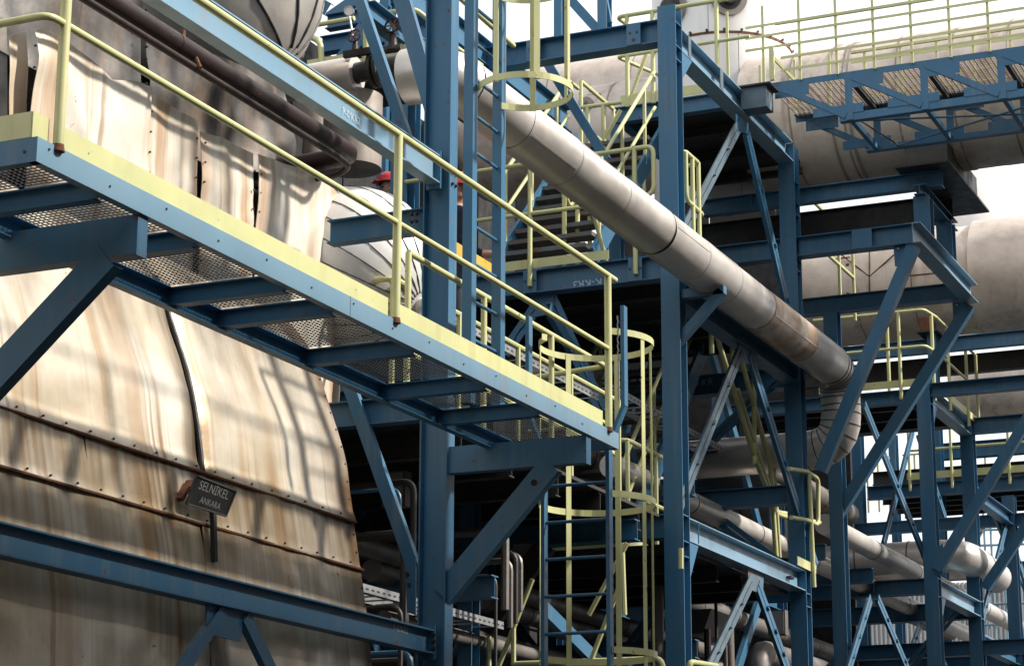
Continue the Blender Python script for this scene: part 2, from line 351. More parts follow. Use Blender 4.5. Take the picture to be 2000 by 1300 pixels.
text(pb, 'P-0/KR2', at(686, 228, X=-7.23), (0, 1, 0), (0, 0, 1), .08, chalk)
MB().box((-7.3, 14.66, 6.9), (-7.18, 14.698, 7.2)).build('end_plate', blue, pb)
lb = IB(nf, (-7.24, 7.5, 3.535), (-7.24, 14.66, 3.535), .175, .11)
text(lb, 'P-0/KR1', at(783, 1228, X=-7.23), (0, 1, 0), (0, 0, 1), .07, chalk)
MB().box((-7.3, 14.66, 3.32), (-7.18, 14.698, 3.57)).build('end_plate', blue, lb)
bolts(lb, [(-7.2, 14.655, z) for z in (3.4, 3.45, 3.5)], (1,0,0), .014, .03)
bolts(mc, [(-7.12, 14.74, 6.95+.09*i) for i in range(2)]+[(-7.12, 14.8, 6.95+.09*i) for i in range(2)], (1,0,0), .012, .02)
zt = at(750, 420, Y=14.77).z
xb = IB(nf, (sx(646, 14.77, zt), 14.77, zt), (-7.36, 14.77, zt), .19, .12)
bolts(xb, [(-7.40-.04*(i % 2), 14.705, zt-.05-.06*(i//2)) for i in range(4)], (0,-1,0), .014, .03)
CHB(nf, at(855, 252, Y=14.86), at(772, -40, Y=14.86), .135, .06)
CHB(nf, at(793, 275, Y=15.7), at(690, -30, Y=15.7), .09, .07)
CHB(nf, at(806, 1108, Y=14.86), at(668, 720, Y=14.86), .10, .06)
MB().plate([at(790, 1085, Y=14.85), at(812, 1085, Y=14.85), at(812, 1200, Y=14.85), at(795, 1195, Y=14.85)], (0, .012, 0)).build('gusset_plate', blue, nf)
bolts(nf, [at(796, 1120, Y=14.85), at(799, 1140, Y=14.85)], (0,-1,0), .014, .02)
MB().plate([at(405, 1180, X=-7.235), at(478, 1196, X=-7.235), at(470, 1252, X=-7.235), at(402, 1236, X=-7.235)], (-.012, 0, 0)).build('gusset_plate', blue, nf)
CHB(nf, at(352, 1322, X=-7.22), at(438, 1192, X=-7.22), .085, .05, face=(1,0,0))
CHB(nf, at(540, 1322, X=-7.22), at(482, 1202, X=-7.22), .1, .05, face=(1,0,0))
# beams framing back from the near column
zb = at(690, 785, Y=14.95).z; IB(nf, (-9.8, 14.95, zb), (-7.36, 14.95, zb), .2, .12)

# ------------------------------------------------------------------ ladders with safety cages
def ladder(name, label, org, across, out, z0, z1, width, zbot_cage, hoops, r=.34, flare=None, rung=.28, stile=(.065, .02)):
    """org = centre point of the ladder at z=0, across = unit vector along the rungs, out = unit vector to the climber's side"""
    T = thing(name, label, 'ladder', (org[0], org[1], z0)); o = Vector(org); a = Vector(across); u = Vector(out)
    for s in (-1, 1):
        m = MB(); e = o+a*s*width/2
        if flare:
            zf = flare; m.bar(e+V(0,0,z0), e+V(0,0,zf-.25), .03, .07, up=u); e2 = e+a*s*.13
            m.bar(e+V(0,0,zf-.25), e2+V(0,0,zf+.05), .03, .07, up=u); m.bar(e2+V(0,0,zf+.05), e2+V(0,0,z1), .03, .07, up=u)
        else: m.prof(e+V(0,0,z0), e+V(0,0,z1), [(-.012,-.03),(.012,-.03),(.012,.03),(-.012,.03)] if stile[0] < .06 else [(-stile[1]/2*1.3,-stile[0]/2),(stile[1]/2*1.3,-stile[0]/2),(stile[1]/2*1.3,stile[0]/2),(-stile[1]/2*1.3,stile[0]/2)], up=u)
        m.build('stile', blue, T)
    z = z0+.2
    while z < (flare-.3 if flare else z1-.1):
        MB().tube([o-a*width/2+V(0,0,z), o+a*width/2+V(0,0,z)], .013, 8).build('rung', blue, T, smooth=40); z += rung
    c = o+u*(r*.92)
    def ring(t): return c+(a*math.sin(t)-u*math.cos(t))*r
    t0 = math.acos(.80)
    for hz in hoops:
        m = MB(); pts = [o-a*width/2-a*.02]+[ring(-t0*0-math.pi*0+(-math.pi+ (math.pi*2)*0) if False else (math.pi*2*k/40)) for k in range(4, 37)][::-1]+[o+a*width/2+a*.02]
        for k in range(len(pts)-1):
            p, q = pts[k]+V(0,0,hz), pts[k+1]+V(0,0,hz)
            rad = ((p+q)/2-(c+V(0,0,hz))); m.bar(p, q, .006, .05, up=V(0,0,1))
        m.build('cage_hoop', yellow, T)
    for t in (math.pi*.42, math.pi*.71, math.pi, math.pi*1.29, math.pi*1.58):
        p = ring(t)-(ring(t)-c).normalized()*.006; rd = (ring(t)-c).normalized()
        MB().bar(p+V(0,0,zbot_cage), p+V(0,0,hoops[-1]+.02), .045, .005, up=rd).build('cage_strap', yellow, T)
    return T
ladder('cage_ladder', 'tall blue ladder rising from the platform with yellow safety cage above it', (-6.56, 14.13, 0), (0,1,0), (1,0,0), 5.0, 11.5, .5, 7.33, [7.36, 8.22, 9.1, 10.0], r=.35, stile=(.075, .06))
ladder('cage_ladder', 'blue ladder hanging below the platform end inside a yellow cage', (-6.385, 15.44, 0), (1,0,0), (0,1,0), 0., 6.03, .53, 2.4, [2.5, 3.43, 4.6, 5.86], r=.45, flare=5.2)
ch_ = MB()
pc = at(1212, 640, Y=15.41)
for i in range(24):
    z = 5.95-.028*i; ch_.tube([(pc.x-.02, 15.40, z), (pc.x-.02+.008*(i % 2), 15.40, z-.03)], .006, 5)
tag(ch_.build('safety_chain', galv), 'thin grey chain hanging from the right ladder stile at the platform end', 'chain')

# ------------------------------------------------------------------ clad machine casing on the left
YE = 14.12
tankprof = [(x.x, x.z) for x in [at(a, b, Y=YE) for a, b in ((614, 690), (630, 750), (645, 812), (660, 880), (676, 955), (690, 1020), (701, 1085), (711, 1150), (719, 1220), (726, 1300))]]
tankprof = [(-8.35, 5.95), (-8.12, 5.78)] + tankprof + [(-7.36, 2.6), (-7.42, 1.9), (-7.6, 1.2)]
def tp(z):
    for (x0, z0), (x1, z1) in zip(tankprof, tankprof[1:]):
        if z1 <= z <= z0: return x0+(x1-x0)*(z0-z)/(z0-z1)
    return tankprof[-1][0]
def bulge(z):                         # soft belly of the upper sheets
    return .05*math.exp(-((z-4.75)/.35)**2)
mc_ = thing('machine_casing', 'huge rust-streaked metal casing curving under the walkway at lower left', 'machine', (-8.4, 11.5, 0))
Z1 = at(690, 1020, Y=YE).z; Z2 = at(700, 1113, Y=YE).z
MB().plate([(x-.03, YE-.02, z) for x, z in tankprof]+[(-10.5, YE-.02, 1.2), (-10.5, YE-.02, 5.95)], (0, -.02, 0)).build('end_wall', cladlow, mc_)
MB().plate([(x-.06, 6.0, z) for x, z in tankprof]+[(-10.5, 6.0, 1.2), (-10.5, 6.0, 5.95)], (0, 8.05, 0)).build('core', black, mc_)
ys1 = at(372, 800, X=tp(4.7)).y; ys2 = at(168, 920, X=tp(4.1)).y; ys3 = at(397, 1100, X=tp(3.7)).y
for j, (za, zc, cuts) in enumerate(((Z1, 5.95, (6.2, ys1, YE)), (Z2, Z1, (6.2, ys2, ys3+.02, YE)), (2.35, Z2, (6.2, ys3, YE)), (1.2, 2.35, (6.2, ys3, YE)))):
    for a, b in zip(cuts, cuts[1:]):
        nu, nv = int((b-a)*22)+2, int((zc-za)*24)+2
        def fn(u, v, a=a, b=b, za=za, zc=zc, j=j):
            y = a+.006+(b-a-.012)*u; z = za+(zc-za)*v
            x = tp(z)+bulge(z)+.02*nz3((0, y, z), 1.1, j*7+a)+.016*abs(nz3((0, y, z), 2.1, a+3))+.005*nz3((0, y, z), 5, a)
            if v < .04: x += .012
            x -= .03*math.exp(-((y-ys1)/.07)**2) if j == 0 else 0
            return (x, y, z)
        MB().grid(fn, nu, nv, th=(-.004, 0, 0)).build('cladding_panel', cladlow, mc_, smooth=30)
for z, st in ((Z1, 9.5), (Z2, 9.5)):                 # rolled joint with screw heads
    jo = MB().tube([(tp(z)+bulge(z)+.016, y, z) for y in (6.2, 8, 10, 12, YE)], .011, 6).build('joint_strip', rustm, mc_, smooth=40)
    y = 9.6
    while y < YE: bolts(jo, [(tp(z)+bulge(z)+.012, y, z+.03)], (1,0,0), .007, .012); y += .22+.05*random.random()
MB().tube([(tp(z)+bulge(z)-.012, ys1+.012*math.sin(z*9), z) for z in [Z1+.02+(5.6-Z1)*k/14 for k in range(15)]], .017, 8).build('joint_strip', dark, mc_, smooth=40)
y = YE-.02; z = 3.0
while z < 5.5: bolts(mc_, [(tp(z)+bulge(z)-.002, YE-.035, z)], (1,0,0), .007, .01); z += .13
for ax_, v_, lo_, hi_, c_, k_, n_s in (('Z', Z1, .6, .02, (.24, .12, .04), .65, (0, 11, .5)), ('Z', Z2, 1.1, .02, (.30, .16, .05), .45, (0, 12, .4)), ('Z', 5.75, 1.15, .4, (.12, .085, .06), .95, (0, 3, .6)), ('Y', ys1, .3, .12, (.07, .045, .03), .9, (0, 4, 1.2)), ('Y', YE, .5, .01, (.17, .085, .035), .95, (0, 3, 1.5))): stain_shade(cladlow, ax_, v_, lo_, hi_, c_, k_, n_s)  # top band: soot plus painted shade below the walkway; the others are joint grime
# name plate on the casing
sg = thing('name_plate', 'small tilted black nameplate with grey lettering on the lower casing', 'sign', at(410, 965, X=-7.42))
sc = [at(384, 928, X=-7.40), at(461, 958, X=-7.40), at(441, 1007, X=-7.44), at(365, 983, X=-7.44)]
MB().plate(sc, (-.015, 0, 0)).build('plate', signm, sg)
for a, b in zip(sc, sc[1:]+sc[:1]): MB().bar(a, b, .012, .012, up=V(1,0,0)).build('frame_edge', grime, sg)
R = (sc[1]-sc[0]).normalized(); U = ((sc[0]+sc[1])-(sc[2]+sc[3])).normalized()
ctr = (sc[0]+sc[1]+sc[2]+sc[3])/4
text(sg, 'SELNİKEL', ctr+U*.042, R, U, .082, lett, 'lettering', .002)
text(sg, 'ANKARA', ctr-U*.045+R*.01, R, U, .06, lett, 'lettering', .002)
MB().bar(at(416, 1000, X=-7.45), at(419, 1097, X=-7.45), .035, .03, up=V(1,0,0)).build('stem', grime, sg)
MB().bar(at(350, 975, X=-7.5), at(372, 940, X=-7.5), .03, .05, up=V(1,0,0)).build('bracket', rustm, sg)

# crumpled upper casing sheets standing behind the handrail
uc = thing('upper_casing', 'row of crumpled shiny sheet-metal panels with rust streaks behind the handrail', 'machine', (-8.1, 11, 5.5))
XP = -8.45
def top_of(seq):
    pts = [at(x, y, X=XP) for x, y in seq]
    def f(y):
        for a, b in zip(pts, pts[1:]):
            if a.y <= y <= b.y: return a.z+(b.z-a.z)*(y-a.y)/(b.y-a.y)
        return pts[0].z if y < pts[0].y else pts[-1].z
    return f, pts[0].y, pts[-1].y
for seed, seq, lean in ((1, [(61, 60), (75, 55), (130, 88), (180, 128), (210, 158), (248, 160), (286, 172)], .05), (2, [(288, 176), (322, 200), (345, 216), (386, 236)], .01),
                        (3, [(394, 256), (430, 268), (498, 299)], .0), (4, [(502, 301), (560, 322), (620, 345), (640, 355), (664, 392)], .02)):
    f, ya, yb_ = top_of(seq)
    def fn(u, v, f=f, ya=ya, yb_=yb_, seed=seed, lean=lean):
        y = ya+(yb_-ya)*u; zt_ = f(y); z = 5.02+(zt_-5.02)*v
        yy = y+ (.03*(1-v) if seed == 3 and u < .5 else 0)
        x = XP+.012*nz3((0, y, z), 1.2, seed*5)+.02*abs(nz3((0, y, z), 1.7, seed*3))+.018*abs(nz3((0, y, z), 3.7, seed*2))+lean*v*v
        x += .03*math.exp(-((v-.72-.2*math.sin(u*5+seed))/.07)**2)*(seed == 1)
        x -= .03*max(0, v-.85)*6*(.5+nz3((0, y, z), 3, 9))
        if seed == 4 and u > .94: x -= (u-.94)**2*14
        return (x, yy, z)
    MB().grid(fn, 34, 34, th=(-.005, 0, 0)).build('cladding_panel', clad, uc, smooth=35)
    for k in range(12):
        z = 6.1+k*.15
        for y in (ya+.025, yb_-.025):
            if z < f(y)-.05: bolts(uc, [(XP+.022*abs(nz3((0, y, z), 1.7, seed*3))+.01, y, z)], (1,0,0), .008, .012)
MB().box((XP-.14, 7.5, 5.0), (XP-.08, 14.75, 6.9)).build('backing_wall', black, uc)
fl = MB(); c0 = at(662, 470, X=XP-.1)                # curled end collar of the last sheet
fl.grid(lambda u, v: (XP-.02-.25*u, at(664, 450, X=XP).y+.10*math.sin(math.pi*min(1, v*1.1))+.02*u, 5.0+1.75*v), 6, 12, th=(0, .004, 0)); fl.build('end_sheet', alu, uc, smooth=40)
for px_, lo_, hi_ in ((287, .12, .3), (388, .25, .05), (395, .05, .12), (500, .06, .2), (662, .3, .02), (62, .02, .25)): stain_shade(clad, 'Y', at(px_, 380, X=XP).y, lo_, hi_, (.42, .19, .05), .9, (0, 9, .6))
# darker sheets behind them
ds = thing('scorched_casing', 'soot-blackened upper casing sheets behind the brown pipe', 'machine', (-8.9, 11.5, 6))
def sheet(par, corners, X, m, seed, amp=.05, n=24, name='cladding_panel'):
    c = [at(x, y, X=X) for x, y in corners]      # bl, br, tr, tl
    def fn(u, v):
        p = (c[0]*(1-u)+c[1]*u)*(1-v)+(c[3]*(1-u)+c[2]*u)*v
        p = p.copy(); p.x += amp*nz3(p, 1.6, seed)+amp*.5*nz3(p, 4, seed*2); return p
    return MB().grid(fn, n, n, th=(-.005, 0, 0)).build(name, m, par, smooth=35)
sheet(ds, [(18, 300), (54, 300), (54, 62), (18, 70)], -8.52, clad, 3, .02)
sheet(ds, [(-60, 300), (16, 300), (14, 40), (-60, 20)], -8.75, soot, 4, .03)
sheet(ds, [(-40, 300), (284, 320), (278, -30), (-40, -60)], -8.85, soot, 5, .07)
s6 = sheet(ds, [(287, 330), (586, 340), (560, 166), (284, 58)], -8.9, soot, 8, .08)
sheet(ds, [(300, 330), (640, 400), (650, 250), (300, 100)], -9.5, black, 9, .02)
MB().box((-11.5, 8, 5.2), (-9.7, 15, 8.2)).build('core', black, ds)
bolts(ds, [at(283+(i % 2), 20+i*24, X=-8.80) for i in range(7)], (1,0,0), .01, .02)

# ------------------------------------------------------------------ grey domed vessel over the casing
vs_ = thing('domed_vessel', 'large rounded grey vessel with curved dark seams above the blue beam', 'vessel', at(450, -60, w=18.9))
c = at(355, -46, w=18.9); Rr = 280/F*18.9
pole = (at(606, 168, w=18.9)-c).normalized()
perp = CD.cross(pole).normalized()
pole = (pole*.97-CD*.22).normalized()
ref = (CR-pole*pole.dot(CR)).normalized()
for k in range(10):
    a0, a1 = 2*math.pi*k/10+.25, 2*math.pi*(k+1)/10+.25
    pr_ = [(Rr*math.cos(t), Rr*math.sin(t)) for t in [math.pi*i/18 for i in range(19)]]
    MB().lathe(c, pole, pr_, 6, a0+.006, a1-.006, ref).build('shell_segment', alu, vs_, smooth=50)
    o = pole.cross(ref); w_ = ref*math.cos(a0)+o*math.sin(a0)
    MB().tube([c+pole*Rr*math.cos(t)*1.002+w_*Rr*math.sin(t)*1.002 for t in [math.pi*i/24 for i in range(1, 24)]], .013, 6).build('seam', dark, vs_, smooth=40)
co = at(390, 50, w=14.6); ax = (at(330, 150, w=14.4)-at(420, 0, w=15.4)).normalized()

# ------------------------------------------------------------------ brown pipes
bp_ = thing('brown_pipe', 'thick dark brown pipe running down past the scorched casing', 'pipe', at(430, 150, X=-8.15))
zP = at(560, 222, X=-8.15).z
yend = at(690, 312, X=-8.15).y
MB().tube(fillet([(-8.15, 7.2, zP), (-8.15, yend, zP), (-9.3, yend+.02, zP-.01)], .12), .078, 20).build('pipe_run', brown, bp_, smooth=40)
for y in (10.6, 12.4): MB().tube([(-8.15, y, zP), (-8.15, y+.02, zP)], .081, 20).build('weld_ring', brown, bp_, smooth=40)
MB().tube([(-8.15, 12.5, zP+.07), (-8.15, 12.5, zP+.13)], .02, 8).build('plug', rustm, bp_, smooth=40)
MB().tube([(-8.06, 12.6, zP-.13), (-8.10, 12.6, zP-.05)], .018, 8).build('clamp', rustm, bp_)
tp_ = thing('thin_brown_pipe', 'thin brown pipe below the thick brown pipe', 'pipe', at(430, 190, X=-8.1))
zq = zP-.125
MB().tube(fillet([(-8.10, 7.2, zq), (-8.10, yend-.32, zq), (-8.10, yend-.15, zq-.02), (-8.25, yend-.1, zq-.06), (-9.0, yend-.1, zq-.06)], .05), .027, 12).build('pipe_run', brown, tp_, smooth=40)
# ------------------------------------------------------------------ pale dome head
wd = 18.6; c = at(690, 535, w=wd); Rr = 172/F*wd
hd = thing('insulated_dome', 'pale rounded vessel head with radiating seams beyond the casing panels', 'vessel', c)
pole = (at(812, 592, w=wd)-c).normalized()*.85 - CD*.5; pole.normalize(); ref = (CR-pole*pole.dot(CR)).normalized(); o = pole.cross(ref)
for k in range(26):
    a0, a1 = 2*math.pi*k/26, 2*math.pi*(k+1)/26
    MB().lathe(c, pole, [(Rr*math.cos(t), Rr*math.sin(t)) for t in [math.pi*i/16 for i in range(17)]], 3, a0+.004, a1-.004, ref).build('shell_segment', white, hd, smooth=50)
    w_ = ref*math.cos(a0)+o*math.sin(a0)
    MB().tube([c+pole*Rr*math.cos(t)*1.001+w_*Rr*math.sin(t)*1.001 for t in [math.pi*i/20 for i in range(1, 16)]], (.005), 5).build('seam', grime, hd, smooth=40)
c2 = c+pole*Rr; MB().lathe(c2-pole*.05, pole, [(0, .075), (.06, .07), (.075, 0)], 16).build('pole_cap', alu, hd, smooth=40)

# ------------------------------------------------------------------ silver pipe running away over the middle frame
PX, PR = -7.12, .235
P2_ = at(1277, 450, X=PX); P1_ = at(868, 140, X=-7.62); zc = P2_.z
pd = (P2_-P1_).normalized()
YR = 25.5; P3_ = V(PX, YR, zc); zlow = at(1525, 884, Y=YR).z
bigp = thing('silver_pipe', 'big silver lagged pipe slanting across the picture to an elbow at right', 'pipe', P2_)
ER = .42
pe = V(0, 1, 0)
La_ = [P1_+pd*.27]
for px in (1000, 1095, 1190): n_ = _n(px); La_.append(P1_+pd*(-(n_.dot(P1_-CAM))/n_.dot(pd)))
La_.append(P2_)
for px in (1345, 1408, 1475, 1560): La_.append(V(PX, sy(px, PX, zc), zc))
La_.append(V(PX, YR-ER, zc))
for i, (a, b) in enumerate(zip(La_, La_[1:])):
    r = PR+(.003 if i % 2 else 0); dd = (b-a).normalized(); ref_ = (V(0,0,1)-dd*dd.z).normalized(); oo_ = dd.cross(ref_)
    def fn(u, v, a=a, b=b, r=r, ref_=ref_, oo_=oo_):
        t = 2*math.pi*u; p = a.lerp(b, v); l = p.y
        d = 1+.007*nz3((math.cos(t)*2, l*2, math.sin(t)*2), 1.5, 4)+.006*abs(nz3((math.cos(t)*4, l*4, math.sin(t)*4), 1.6, 1))
        return p+(ref_*math.cos(t)+oo_*math.sin(t))*r*d
    MB().grid(fn, 56, 20).build('lagging_section', alurust if i == 7 else alu, bigp, smooth=40)
    MB().lathe(b-dd*.004, dd, [(0, r*1.0), (0, r*1.012), (.012, r*1.012), (.012, r)], 40).build('joint_band', galv if i % 3 else grime, bigp, smooth=30)
    th = (.2, 2.2, .9, -.3, 1.5, 1.0, .2, 2, 1)[i % 9]
    w_ = (ref_*math.cos(th)+oo_*math.sin(th)); MB().bar(a+dd*.03+w_*r*1.008, b-dd*.03+w_*r*1.008, .016, .005, up=w_).build('lap_strip', alu, bigp)
def bend(p, a, b, r=ER, n=6):      # mitred elbow between two legs that meet in p
    a = Vector(a).normalized(); b = Vector(b).normalized(); return [p+a*r*(1-t)**2+b*r*t*t for t in [i/n for i in range(n+1)]]
xl_ = sx(795, P1_.y, P1_.z)
e1 = bend(P1_, (-1,0,0), pd, r=.27, n=7)
MB().tube([V(xl_, P1_.y, P1_.z)]+e1, PR, 40, caps=False).build('elbow', alu, bigp, smooth=25)
MB().tube([V(xl_, P1_.y, P1_.z), V(xl_-.01, P1_.y, P1_.z)], [PR, PR*.5], 40).build('end_ring', galv, bigp, smooth=30)
Q4 = V(P3_.x, YR, zlow); dn = V(0, 0, -1)
e2 = bend(P3_, -pe, dn, n=7); e3 = bend(Q4, -dn, (-1,0,0), n=6)
MB().tube(e2+[P3_.lerp(Q4, .5)], PR, 40, caps=False).build('elbow', alu, bigp, smooth=20)
MB().tube([P3_.lerp(Q4, .5)]+e3+[Q4+V(-ER-.05, 0, 0)], PR*1.004, 40, caps=False).build('elbow', alu, bigp, smooth=20)
for ee in (e2, e3):
    for k in range(len(ee)):
        d = (ee[min(k+1, len(ee)-1)]-ee[max(k-1, 0)]).normalized()
        MB().lathe(ee[k]-d*.006, d, [(0, PR), (0, PR*1.022), (.012, PR*1.022), (.012, PR)], 40).build('joint_band', grime, bigp, smooth=30)
for a, b in ((-9.2, Q4.x-ER-.05), (-12.5, -9.2)):
    MB().tube([(b, YR, zlow), (a, YR, zlow)], PR, 36).build('lagging_section', alu, bigp, smooth=40)
    MB().lathe((a, YR, zlow), (1,0,0), [(0, PR), (0, PR*1.02), (.014, PR*1.02), (.014, PR)], 36).build('joint_band', grime, bigp, smooth=30)
# lagged stub pipe with the bare flange gap, upper centre
st = thing('lagged_stub_pipe', 'cut lagged pipe end with a bare black flange behind the blue braces', 'pipe', at(650, 155, Y=16.2))
pa_, pb_ = at(560, 162, Y=16.2), at(697, 150, Y=16.2); pa_.z = pb_.z = (pa_.z+pb_.z)/2
MB().lathe(pa_, (1,0,0), [(0, .15), (pb_.x-pa_.x-.02, .16), (pb_.x-pa_.x, .155), (pb_.x-pa_.x, .09)], 32).build('lagging', alu, st, smooth=30)
MB().tube([pa_, pb_+V(.55,0,.02)], .09, 20).build('bare_pipe', dark, st, smooth=40)
for dx in (.16, .22): MB().tube([pb_+V(dx,0,.01), pb_+V(dx+.035,0,.01)], .16, 24).build('flange', grime, st, smooth=30)
MB().box(pb_+V(-.05,-.17,.10), pb_+V(.30,-.13,.16)).build('cover_strip', black, st)
dz = at(690, 290, Y=16.25)
MB().tube([(at(690, 200, Y=16.4).x, 16.4, at(690, 330, Y=16.4).z), (at(690, 200, Y=16.4).x, 16.4, at(690, 190, Y=16.4).z)], .26, 32).build('vertical_lagging', beiged, st, smooth=40)
MB().tube([(at(615, 200, Y=16.8).x, 16.8, at(615, 330, Y=16.8).z), (at(615, 200, Y=16.8).x, 16.8, at(615, 190, Y=16.8).z)], .2, 28).build('vertical_lagging', beiged, st, smooth=40)

# ------------------------------------------------------------------ middle frame
mf = thing('pipe_rack', 'middle blue steel frame whose bolted column stands behind the silver pipe', 'steel frame', (-7.49, 22.8, 0))
CX0, CX1 = -7.59, -7.39
c1 = HCOL(mf, CX0, CX1, 20.61, 20.81, 0, 10.72); c2_ = HCOL(mf, CX0, CX1, 24.75, 24.95, 0, 10.5)
HCOL(mf, -10.7, -10.5, 20.61, 20.81, 0, 10.5); HCOL(mf, -10.7, -10.5, 24.75, 24.95, 0, 10.5)
for zz, col, yb in ((10.4, c1, 20.71), (5.2, c1, 20.71), (5.2, c2_, 24.85), (9.2, c2_, 24.85), (9.9, c2_, 24.85), (7.9, c2_, 24.85)):
    for dz in (-.28, -.13, .13): MB().box((-7.48, yb-.087, zz+dz), (-7.395, yb+.087, zz+dz+.01)).build('stiffener', blue, col)
    bolts(col, [(-7.455, yb-.05+.05*(k % 2), zz-.23+.09*(k//2)) for k in range(6)], (1,0,0), .013, .035)
tb = IB(mf, (-12.2, 20.71, 10.58), (CX0-.002, 20.71, 10.58), .25, .19)
for a in (1028, 1224):
    x0, x1 = sx(a, 20.61, 10.4), sx(a+27, 20.61, 10.4)
    pl = MB().box((x0, 20.605, 10.335), (x1, 20.617, 10.575)).build('splice_plate', blue, tb)
    bolts(pl, [(x0+(x1-x0)*f, 20.605, 10.47) for f in (.25, .75)], (0,-1,0), .014, .006)
    MB().tube([((x0+x1)/2, 20.604, 10.39), ((x0+x1)/2, 20.600, 10.39)], .02, 7).build('rust_spot', rustm, pl)
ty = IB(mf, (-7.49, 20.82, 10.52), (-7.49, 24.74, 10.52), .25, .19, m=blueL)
text(ty, 'KR-04', at(1362, 108, X=-7.48), (0,1,0), (0,0,1), .08, chalk)
MB().plate([(-7.40, 20.82, 10.27), (-7.40, 21.15, 10.27), (-7.40, 20.82, 9.95)], (-.012,0,0)).build('haunch', blue, ty)
MB().box((-7.404, 21.02, 10.28), (-7.392, 21.1, 10.515)).build('splice_plate', blueold, ty)
MB().box((-7.404, 22.05, 10.28), (-7.392, 22.15, 10.515)).build('splice_plate', blueold, ty)
MB().box((-7.42, 22.85, 10.30), (-7.12, 23.1, 10.55)).build('box_stub', blueold, mf)
MB().box((-7.48, 22.8, 10.552), (-7.06, 23.15, 10.57)).build('cap_plate', dark, mf)
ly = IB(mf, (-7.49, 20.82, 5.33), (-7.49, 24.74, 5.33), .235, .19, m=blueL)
MB().plate([(-7.405, 20.82, 5.09), (-7.405, 21.1, 5.09), (-7.405, 20.82, 4.7)], (-.012,0,0)).build('haunch', blue, ly)
MB().box((-7.41, 21.1, 5.10), (-7.4, 21.112, 5.32)).build('stiffener', blue, ly)
bolts(ly, [(-7.48, 24.3+.04*i, 5.2) for i in range(4)], (1,0,0), .015, .05)
IB(mf, (-12.2, 20.71, 5.35), (CX0-.002, 20.71, 5.35), .235, .19)
kb = IB(mf, (-10.5, 20.70, 8.02), (CX0-.002, 20.70, 8.02), .25, .17)
text(kb, 'K-KR3', at(1147, 553, Y=20.69), (-1,0,0), (0,0,-1), .12, chalk)
for a in (1035, 1240):
    x0 = sx(a-13, 20.61, 7.9); pl = MB().box((x0, 20.606, 7.77), (x0+.15, 20.616, 8.02)).build('mounting_plate', blue, kb); bolts(pl, [(x0+f, 20.606, 7.9) for f in (.02, .13)], (0,-1,0), .012, .012)
uy = IB(mf, (-7.49, 20.82, at(1400, 600, X=-7.4).z), (-7.49, 24.74, at(1400, 600, X=-7.4).z), .2, .18)
uz = at(1400, 600, X=-7.4).z
IB(mf, (-10.5, 24.85, 9.33), (CX0-.002, 24.85, 9.33), .24, .19)
for px, y0_, y1_ in ((1340, 720, 760), (1430, 720, 765)): pass
zz = at(1380, 735, Y=24.85).z; ub = IB(mf, (-10.5, 24.85, zz), (CX0-.002, 24.85, zz), .24, .19)
text(ub, 'U-KR', at(1372, 747, Y=24.84), (1,0,0), (0,0,1), .12, chalk)
zz = at(1450, 955, Y=24.85).z; IB(mf, (-10.5, 24.85, zz), (CX0-.002, 24.85, zz), .22, .19)
# inverted V braces in the outer plane
XS = (1, 0, 0)
MB().plate([at(1437, 222, X=-7.43), at(1462, 240, X=-7.43), at(1462, 262, X=-7.43), at(1440, 256, X=-7.43)], (-.012,0,0)).build('gusset_plate', blue, mf)
for p, q, m_ in (((1338, 450), (1447, 240), blueold), ((1562, 690), (1462, 262), blue), ((1330, 985), (1450, 680), blueold), ((1596, 1105), (1466, 690), blue), ((1380, 1320), (1470, 1132), blueold), ((1545, 1320), (1482, 1142), blue)):
    DBL(mf, at(*p, X=-7.43), at(*q, X=-7.43), XS, w=.068, m=m_)
MB().plate([at(1440, 655, X=-7.44), at(1480, 685, X=-7.44), at(1476, 715, X=-7.44), at(1444, 705, X=-7.44)], (-.012,0,0)).build('gusset_plate', blue, mf)
MB().plate([at(1460, 1108, X=-7.44), at(1492, 1122, X=-7.44), at(1490, 1160, X=-7.44), at(1464, 1150, X=-7.44)], (-.012,0,0)).build('gusset_plate', blueold, mf)
for p, q in (((1505, 1095), (1370, 595)), ((1300, 1000), (1075, 600)), ((1490, 300), (1575, 640))):
    CHB(mf, at(*p, X=-8.6), at(*q, X=-8.6), .13, .06, face=(1,0,0))
for p, q in (((985, 690), (1060, 580)), ((1175, 800), (1075, 580))): DBL(mf, at(*p, Y=20.75), at(*q, Y=20.75), (0,-1,0), w=.06)
MB().plate([at(1030, 565, Y=20.74), at(1082, 560, Y=20.74), at(1082, 612, Y=20.74), at(1036, 620, Y=20.74)], (0,.012,0)).build('gusset_plate', blue, mf)
# pipe support bracket
zb_ = at(1405, 558, Y=20.7).z
MB().bar((CX1, 20.71, zb_-.05), (-6.94, 20.71, zb_-.05), .1, .09).build('bracket_arm', blue, mf)
CHB(mf, at(1316, 672, Y=20.66), at(1408, 566, Y=20.66), .09, .10)
MB().box((-7.16, 20.5, zb_+.0), (-7.08, 21.4, zb_+.05)).build('pipe_shoe', grime, mf)
# box column seen deep inside, and inner columns
for px0, px1, yy in ((894, 922, 18.6), (926, 951, 19.8)): HCOL(mf, sx(px0, yy, 4.5), sx(px1, yy, 4.5), yy, yy+.18, 0, 5.6)
zz = at(960, 1030, Y=19.8).z; IB(mf, (-12.5, 19.9, zz), (-7.6, 19.9, zz), .2, .14)
CHB(mf, at(925, 1250, Y=19.5), at(1065, 1060, Y=19.5), .2, .08, m=grime)
zz = at(960, 905, Y=20.2).z

